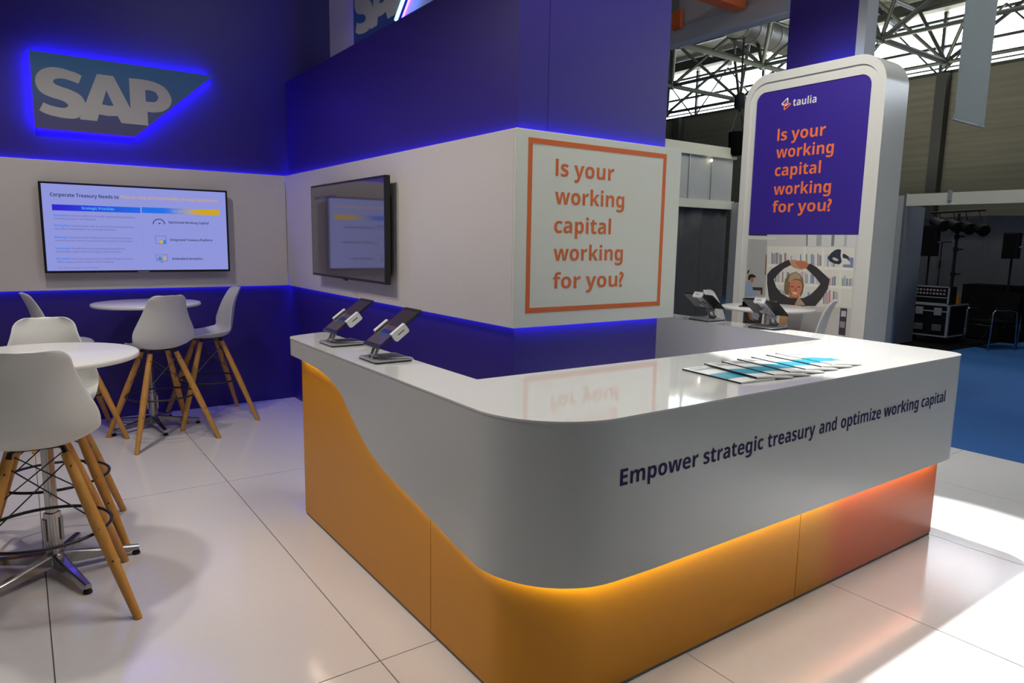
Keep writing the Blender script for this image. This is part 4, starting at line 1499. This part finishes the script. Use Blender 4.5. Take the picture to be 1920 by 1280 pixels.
# ridge wall above the windows and the roof
SL = 0.13
ZR = 7.68
bm = bmesh.new()
prism(bm, [[(WX + .3, ZR), (-15.3, ZR + 35.3 * SL), (-15.3, ZR + 35.3 * SL + .2), (WX + .3, ZR + .2)]], XZ, -15.3, 30.3)
ce = obj('ceiling', bm, 'deck')
tag(ce, kind='structure')
for k in range(9):
    x = WX - 0.9 - 1.35 * k
    z = ZR + (WX - x) * SL
    obj('purlin', bbox(x - .06, x + .06, -15, 30, z - .20, z - .002), 'steel_dark', ce)
for y in [-6.0 + 2.7 * k for k in range(12)]:
    bm = bmesh.new()
    prism(bm, [[(WX - .1, ZR - .002), (WX - 13, ZR + 13 * SL), (WX - 13, ZR + 13 * SL - .1), (WX - .1, ZR - .14)]], XZ, y - .05, y + .05)
    obj('rafter', bm, 'steel_dark', ce)

# clerestory windows
nwin = 1
for y0 in [-7.25 + 5.4 * k for k in range(7)]:
    y1 = y0 + 5.4
    wf = obj('window_%d' % nwin, bbox(WX + .02, WX + .14, y0, y1, 6.10, 6.19), 'steel_dark')
    tag(wf, kind='structure')
    nwin += 1
    for z in (6.27, 6.80, 7.48):
        h = .035 if z == 6.27 else .07
        obj('window_rail', bbox(WX + .02, WX + .14, y0, y1, z - h / 2, z + h / 2), 'steel_dark', wf)
    for k in range(3):
        y = y0 + 2.7 * k
        if k < 2:
            obj('mullion', bbox(WX + .03, WX + .13, y + .02, y + .10, 6.19, 7.68), 'steel_dark', wf)
            for za, zb in ((6.29, 6.765), (6.835, 7.445), (7.515, 7.66)):
                obj('pane', bbox(WX + .07, WX + .08, y + .11, y + 2.71, za, zb), 'glass', wf)
        if k < 2:
            bm = bmesh.new()
            tube(bm, (WX - .1, y + .1, 6.15), (WX - .1, y + 1.35, 7.5), .025, n=6)
            tube(bm, (WX - .1, y + 2.6, 6.15), (WX - .1, y + 1.35, 7.5), .025, n=6)
            obj('diagonal_tie', bm, 'steel_dark', wf)

# space frame roof truss
tr = empty('roof_truss', (14, 9, 6.6))
tag(tr, 'tubular steel space frame hanging below the hall roof before the bright windows', 'truss')
BXs = [11.4, 14.2, 17.0]
BYs = [7.55 + 2.7 * k for k in range(-3, 6)]
TXs = [10.0, 12.8, 15.6, 18.4]
TYs = [7.55 - 1.35 + 2.7 * k for k in range(-3, 7)]
ZB, ZT = 5.68, 7.35


def member(name, a, b, r):
    bm = bmesh.new()
    tube(bm, a, b, r, n=8)
    under(obj(name, bm, 'steel_dark', smooth='auto'), tr)


for x in BXs:
    for y0, y1 in zip(BYs, BYs[1:]):
        member('chord', (x, y0, ZB), (x, y1, ZB), .045)
for y in BYs:
    for x0, x1 in zip(BXs, BXs[1:]):
        member('chord', (x0, y, ZB), (x1, y, ZB), .06)
for x in TXs:
    for y0, y1 in zip(TYs, TYs[1:]):
        member('chord', (x, y0, ZT), (x, y1, ZT), .05)
for y in TYs:
    for x0, x1 in zip(TXs, TXs[1:]):
        member('chord', (x0, y, ZT), (x1, y, ZT), .05)
for x in BXs:
    for y in BYs:
        for dx in (-1.4, 1.4):
            for dy in (-1.35, 1.35):
                member('brace', (x, y, ZB), (x + dx, y + dy, ZT), .042)
        bm = bmesh.new()
        bmesh.ops.create_uvsphere(bm, u_segments=10, v_segments=6, radius=.10, matrix=Matrix.Translation((x, y, ZB)))
        under(obj('node_joint', bm, 'steel_dark', smooth=True), tr)
for x in (10.0, 18.4):
    for y in TYs[::3]:
        bm = bmesh.new()
        tube(bm, (x, y, ZT), (x, y, ZR + (WX - x) * SL), .04, n=8)
        under(obj('hanger', bm, 'steel_dark'), tr)

# round ventilation duct under the roof
bm = bmesh.new()
tube(bm, (11.6, 10.4, 6.55), (16.0, 10.9, 6.62), .30, n=24)
o = obj('air_duct', bm, 'duct', smooth='auto')
tag(o, 'fat round ribbed air duct hanging high among the roof trusses', 'duct')
for k in range(9):
    t = (k + .5) / 9
    p = Vector((11.6, 10.4, 6.55)).lerp(Vector((16.0, 10.9, 6.62)), t)
    bm = bmesh.new()
    dd = Vector((4.4, .5, .07)).normalized()
    tube(bm, p - dd * .03, p + dd * .03, .315, n=24)
    obj('duct_rib', bm, 'grey_metal', o)

# chain hoist bag
hb = empty('chain_bag', (12.0, 9.12, 3.4))
tag(hb, 'black chain bag hanging on chains left of the white totem', 'bag')
bm = bmesh.new()
lathe(bm, [(0, 3.38), (.12, 3.39), (.17, 3.45), (.19, 3.85), (.17, 3.86), (.155, 3.5), (0, 3.48)], (12.0, 9.12), n=20)
under(obj('bag', bm, 'black_matte', smooth='auto'), hb)
for a in range(4):
    bm = bmesh.new()
    tube(bm, (12.0 + .17 * math.cos(a * PI / 2), 9.12 + .17 * math.sin(a * PI / 2), 3.85), (12.0, 9.12, 4.35), .012, n=6)
    under(obj('strap', bm, 'black', None), hb)
bm = bmesh.new()
lathe(bm, [(0, 4.3), (.10, 4.3), (.12, 4.38), (.12, 4.55), (.06, 4.62), (0, 4.62)], (12.0, 9.12), n=16)
tube(bm, (12.0, 9.12, 4.6), (12.0, 9.12, 5.68), .02, n=6)
under(obj('hoist', bm, 'black', smooth='auto'), hb)

# pale banner hanging from the roof on the right
o = empty('hanging_banner', (9.4, 3.85, 3.1))
tag(o, 'long pale translucent banner hanging from the roof at upper right', 'banner')
MT['voile'] = mat('pale banner cloth', (0.66, 0.70, 0.68), 0.7)
_nt = MT['voile'].node_tree
_tr = _nt.nodes.new('ShaderNodeBsdfTranslucent')
_tr.inputs[0].default_value = (0.75, 0.8, 0.8, 1)
_mx = _nt.nodes.new('ShaderNodeMixShader')
_mx.inputs[0].default_value = 0.35
_out = [n for n in _nt.nodes if n.type == 'OUTPUT_MATERIAL'][0]
_nt.links.new(_nt.nodes['Principled BSDF'].outputs[0], _mx.inputs[1])
_nt.links.new(_tr.outputs[0], _mx.inputs[2])
_nt.links.new(_mx.outputs[0], _out.inputs[0])
under(obj('cloth', bbox(9.01, 9.83, 3.845, 3.853, 3.12, 8.6), 'voile'), o)
under(obj('hem_bar', bbox(9.0, 9.84, 3.84, 3.858, 3.095, 3.125, .004, 1), 'silver'), o)

# neighbouring stand on the left: fascia, frosted panels, dark curtain
QY = 9.2
ns = empty('exhibition_stand', (11.4, 9.2, 0.0))
tag(ns, 'neighbouring stand with frosted upper panels and dark grey curtain beside the totem', 'stand')
under(obj('fascia_rail', bbox(9.0, 12.05, QY - .05, QY + .05, 3.33, 3.54), 'fascia'), ns)
under(obj('fascia_rail', bbox(9.0, 12.05, QY - .05, QY + .05, 2.33, 2.49), 'fascia'), ns)
for x0, x1 in ((9.0, 9.62), (9.65, 10.66), (10.69, 11.32), (11.35, 12.0)):
    under(obj('frosted_panel', bbox(x0, x1, QY, QY + .02, 2.49, 3.33), 'frost'), ns)
for x in (9.635, 10.675, 11.335):
    under(obj('post', bbox(x - .012, x + .012, QY - .02, QY + .03, 2.49, 3.33), 'alu'), ns)
bm = bmesh.new()
cur = []
k = 0
x = 8.6
while x < 12.02:
    cur.append((x, QY + .06 + .025 * math.sin(x * 9.0) + .012 * math.sin(x * 23)))
    x += .04
va = [bm.verts.new((x, y, 0.0)) for x, y in cur]
vb = [bm.verts.new((x, y, 2.33)) for x, y in cur]
for i in range(len(cur) - 1):
    bm.faces.new((va[i], va[i + 1], vb[i + 1], vb[i]))
c_ = under(obj('curtain', bm, 'curtain', smooth=True), ns)
bm = bmesh.new()
bmesh.ops.create_uvsphere(bm, u_segments=12, v_segments=8, radius=.025, matrix=Matrix.Translation((11.25, QY - .06, 3.25)))
under(obj('small_lamp', bm, 'lamp_glow'), ns)

# dark stand on the right
ds = empty('exhibition_stand', (12.0, 3.0, 0.0))
tag(ds, 'dark open stand under a white fascia at the right, full of stage equipment', 'stand')
under(obj('fascia_rail', bbox(11.97, 12.05, -9.0, 5.70, 2.295, 2.485), 'fascia'), ds)
for y in (5.05, 3.95, 2.8):
    under(obj('rail_clip', bbox(11.955, 11.97, y - .03, y + .03, 2.36, 2.52), 'silver'), ds)
under(obj('side_panel', bbox(11.97, 12.05, 5.73, 9.15, 0.0, 2.47), 'frost'), ds)
under(obj('edge_post', bbox(11.95, 12.05, 5.70, 5.73, 0.0, 2.50), 'alu'), ds)
under(obj('partition', bbox(12.05, 12.66, 5.71, 5.75, 0.0, 2.30), 'slate'), ds)
bm = bmesh.new()
ys_ = []
y = -9.0
while y < 9.0:
    ys_.append((17.0 + .03 * math.sin(y * 6) + (.05 if int(y * 1.1) % 2 else 0), y))
    y += .06
va = [bm.verts.new((x, y, 0.0)) for x, y in ys_]
vb = [bm.verts.new((x, y, 2.30 - .03 * math.sin(y * 1.7))) for x, y in ys_]
for i in range(len(ys_) - 1):
    bm.faces.new((va[i], va[i + 1], vb[i + 1], vb[i]))
under(obj('rear_curtain', bm, 'curtain_pale'), ds)
under(obj('carpet_shade', bbox(12.2, 17.0, 4.95, 9.0, -.035, -.028), 'black_matte'), ds)  # black sheet painting the shade over the blue carpet in the stand
under(obj('shade_sheet', bbox(14.6, 17.2, -9.0, 9.0, 2.60, 2.63), 'hall_dark'), ds)  # unseen sheet added to block hall light and keep the stand dark

# flight case with rack case on top
fc = empty('flight_case', (13.35, 5.55, 0.0))
tag(fc, 'black flight case on wheels with metal edges and latches inside dark stand', 'case')
FX, Y0, Y1 = 12.9, 5.27, 5.92
under(obj('body', bbox(FX, FX + .75, Y0, Y1, .10, .655), 'black_dull'), fc)
E_ = .022
for (a, b, c, d, e, f) in ((FX - .004, FX + .02, Y0 - .003, Y1, .10, .125), (FX - .004, FX + .02, Y0 - .003, Y1, .53, .552), (FX - .004, FX + .02, Y0 - .003, Y1, .635, .66),
                          (FX - .005, FX + .04, Y0 - .005, Y0 + .03, .10, .66), (FX - .005, FX + .04, Y1 - .03, Y1 + .004, .10, .66),
                          (FX, FX + .75, Y0 - .006, Y0 + .01, .10, .125), (FX, FX + .75, Y0 - .006, Y0 + .01, .635, .66), (FX + .72, FX + .755, Y0 - .006, Y0 + .02, .10, .66)):
    under(obj('edge_profile', bbox(a, b, c, d, e, f), 'silver'), fc)
for y in (5.44, 5.74):
    under(obj('latch', bbox(FX - .02, FX - .004, y - .06, y + .06, .47, .60, .004, 1), 'silver'), fc)
    under(obj('recessed_handle', bbox(FX - .012, FX - .002, y - .075, y + .075, .20, .31, .004, 1), 'grey_metal'), fc)
for x in (FX + .1, FX + .65):
    for y in (Y0 + .08, Y1 - .08):
        bm = bmesh.new()
        tube(bm, (x, y - .02, .035), (x, y + .02, .035), .05, n=14)
        under(obj('caster', bm, 'black_dull'), fc)
rc = empty('rack_case', (13.2, 5.6, 0.66))
tag(rc, 'small rack case with pink labelled sockets standing on the flight case', 'case')
under(obj('body', bbox(FX + .02, FX + .30, 5.30, 5.86, .661, .965), 'black_dull'), rc)
for (c, d, e, f) in ((5.295, 5.865, .661, .68), (5.295, 5.865, .95, .97), (5.295, 5.32, .661, .97), (5.84, 5.865, .661, .97), (5.295, 5.865, .77, .785)):
    under(obj('edge_profile', bbox(FX + .012, FX + .03, c, d, e, f), 'silver'), rc)
k = 0
for y in [5.36 + .055 * i for i in range(9)]:
    for z in (.825, .885):
        m = 'pink' if (k * 7) % 5 == 1 else 'silver'
        under(obj('socket', bbox(FX + .008, FX + .022, y, y + .032, z, z + .032), m), rc)
        k += 1
o = empty('cup', (FX + .42, 5.33, .661))
tag(o, 'amber plastic cup on the corner of flight case', 'cup')
bm = bmesh.new(); lathe(bm, [(0, .0), (.035, .0), (.048, .14), (.044, .14), (.032, .01), (0, .01)], n=16)
obj('cup_body', bm, 'amber', o, smooth='auto')
bm = bmesh.new(); lathe(bm, [(.0465, .126), (.052, .126), (.053, .138), (.0475, .138)], n=16)
obj('rim', bm, 'amber', o)


def speaker(x, y, z0, z1, lab, wd=.26):
    s = empty('loudspeaker', (x, y, z0))
    tag(s, lab, 'loudspeaker', 'loudspeakers on stands')
    h = z1 - z0
    bm = bmesh.new()
    prism(bm, [[(-.15, -wd / 2), (.13, -wd / 2 * .7), (.13, wd / 2 * .7), (-.15, wd / 2)]], XY, 0.0, h)
    obj('cabinet', bm, 'black_dull', s)
    bm = bmesh.new()
    box(bm, -.156, -.150, -wd / 2 + .015, wd / 2 - .015, .02, h - .02)
    obj('grille', bm, 'black_matte', s)
    bm = bmesh.new()
    tube(bm, (0, -wd / 2 - .04, h * .45), (0, wd / 2 + .04, h * .45), .015, n=8)
    obj('bracket', bm, 'grey_metal', s)
    st = empty('speaker_stand', (x, y, 0))
    tag(st, lab.replace('loudspeaker', 'pole stand under the loudspeaker'), 'stand', 'speaker stands')
    bm = bmesh.new(); tube(bm, (0, 0, .25), (0, 0, z0 - .001), .017, n=10)
    obj('pole', bm, 'black_dull', st)
    bm = bmesh.new(); tube(bm, (0, 0, .62), (0, 0, .70), .028, n=10)
    obj('collar', bm, 'black_dull', st)
    for k in range(3):
        a = R(120 * k + 30)
        bm = bmesh.new()
        tube(bm, (0, 0, .66), (.42 * math.cos(a), .42 * math.sin(a), .0), .012, n=8)
        obj('leg', bm, 'black_dull', st)


speaker(14.0, 6.16, 1.47, 2.04, 'black loudspeaker on the left side of the dark stand', .30)
speaker(14.0, 4.82, 1.46, 1.90, 'black loudspeaker on the right side of the dark stand', .22)
# lighting stand with four lamps
ls = empty('lighting_stand', (14.0, 5.72, 0))
tag(ls, 'black lighting stand carrying four stage lamps between the loudspeakers', 'stand')
bm = bmesh.new(); tube(bm, (0, 0, .2), (0, 0, 2.25), .03, .022, n=10)
obj('mast', bm, 'black_dull', ls)
for z in (1.15, 1.60, 1.83):
    bm = bmesh.new(); tube(bm, (0, 0, z - .04), (0, 0, z + .04), .04, n=10); tube(bm, (0, 0, z), (0, -.12, z + .01), .014, n=8)
    obj('clamp', bm, 'black_dull', ls)
bm = bmesh.new(); tube(bm, (0, .50, 2.27), (0, -.42, 2.30), .018, n=8)
obj('crossbar', bm, 'black_dull', ls)
for k, y in enumerate((.34, .10, -.10, -.32)):
    bm = bmesh.new()
    tube(bm, (0, y, 2.28), (0, y - .05, 2.12), .009, n=6)
    tube(bm, (.10, y + .14, 2.13 - .02 * k), (-.12, y - .16, 2.02 - .03 * k), .075, .105, n=14)
    lp = obj('stage_lamp', bm, 'black_dull', ls, smooth='auto')
for k in range(3):
    a = R(120 * k + 90)
    bm = bmesh.new(); tube(bm, (0, 0, .7), (.5 * math.cos(a), .5 * math.sin(a), 0), .015, n=8)
    obj('leg', bm, 'black_dull', ls)
ms = empty('microphone_stand', (14.0, 5.96, 0))
tag(ms, 'thin T-shaped black stand between left loudspeaker and lighting stand', 'stand')
bm = bmesh.new(); tube(bm, (0, 0, 0.02), (0, 0, 1.72), .011, n=8)
obj('pole', bm, 'black_dull', ms)
bm = bmesh.new(); tube(bm, (0, .16, 1.72), (0, -.16, 1.74), .009, n=8)
obj('crossbar', bm, 'black_dull', ms)
bm = bmesh.new(); tube(bm, (0, 0, 1.25), (0, 0, 1.38), .022, n=8)
obj('collar', bm, 'black_dull', ms)
bm = bmesh.new(); lathe(bm, [(0, 0), (.15, 0), (.15, .02), (0, .03)], n=20)
obj('foot', bm, 'black_dull', ms)


# black conference chairs on chrome frames
def make_chair():
    root = empty('conference_chair')
    for s in (-1, 1):
        bm = bmesh.new()
        path_tube(bm, [(-.27, s * .26, 0), (-.25, s * .26, .3), (-.235, s * .26, .62), (-.20, s * .26, .66), (.10, s * .26, .66), (.20, s * .26, .645), (.22, s * .26, .60), (.25, s * .26, .02)], .013, n=8)
        obj('frame_side', bm, 'chrome', root, smooth=True)
    bm = bmesh.new()
    tube(bm, (-.24, -.26, .40), (-.24, .26, .40), .011, n=8)
    tube(bm, (.22, -.26, .40), (.22, .26, .40), .011, n=8)
    obj('crossbar', bm, 'chrome', root)
    obj('seat', bbox(-.25, .22, -.235, .235, .412, .47, .02, 3), 'black_matte', root)
    bm = bmesh.new()
    prism(bm, [rrect(-.235, .235, .50, .93, .05, 5)], lambda u, v, d: (d + (v - .5) * .18, u, v), .20, .245)
    obj('backrest', bm, 'black_matte', root)
    for s in (-1, 1):
        obj('armrest', bbox(-.2, .1, s * .26 - .02, s * .26 + .02, .672, .695, .006, 1), 'black_dull', root)
    return root


ch = make_chair()
for i, (x, y, a, lab) in enumerate([(13.25, 4.75, -25, 'black conference chair with chrome frame right of the flight case'),
                                    (13.7, 4.12, 160, 'chrome framed black chair at the right edge behind the front chair'),
                                    (14.3, 3.75, 175, 'farthest chrome framed black chair by the right frame edge')]):
    o = ch if i == 0 else copy_tree(ch)
    o.location = (x, y, -.03)
    o.rotation_euler = (0, 0, R(a))
    tag(o, lab, 'chair', 'chairs in the dark stand')
# draped black table behind the chairs
dt = empty('draped_table', (14.6, 5.2, 0))
tag(dt, 'black draped table behind the chairs in dark stand', 'table')
obj('table_top', bbox(-.3, .3, -.45, .45, .94, .97), 'black_matte', dt)
bm = bmesh.new()
loop = rrect(-.31, .31, -.46, .46, .03, 4)
lp2 = []
for i in range(120):
    t = i / 120 * len(loop)
    a, b = loop[int(t) % len(loop)], loop[(int(t) + 1) % len(loop)]
    f_ = t - int(t)
    lp2.append((a[0] + (b[0] - a[0]) * f_, a[1] + (b[1] - a[1]) * f_, .012 * math.sin(i * .9)))
va = [bm.verts.new((x * (1 + r), y * (1 + r), .0)) for x, y, r in lp2]
vb = [bm.verts.new((x, y, .939)) for x, y, r in lp2]
for i in range(120):
    bm.faces.new((va[i], va[(i + 1) % 120], vb[(i + 1) % 120], vb[i]))
obj('drape', bm, 'black_matte', dt)

MT.clear()
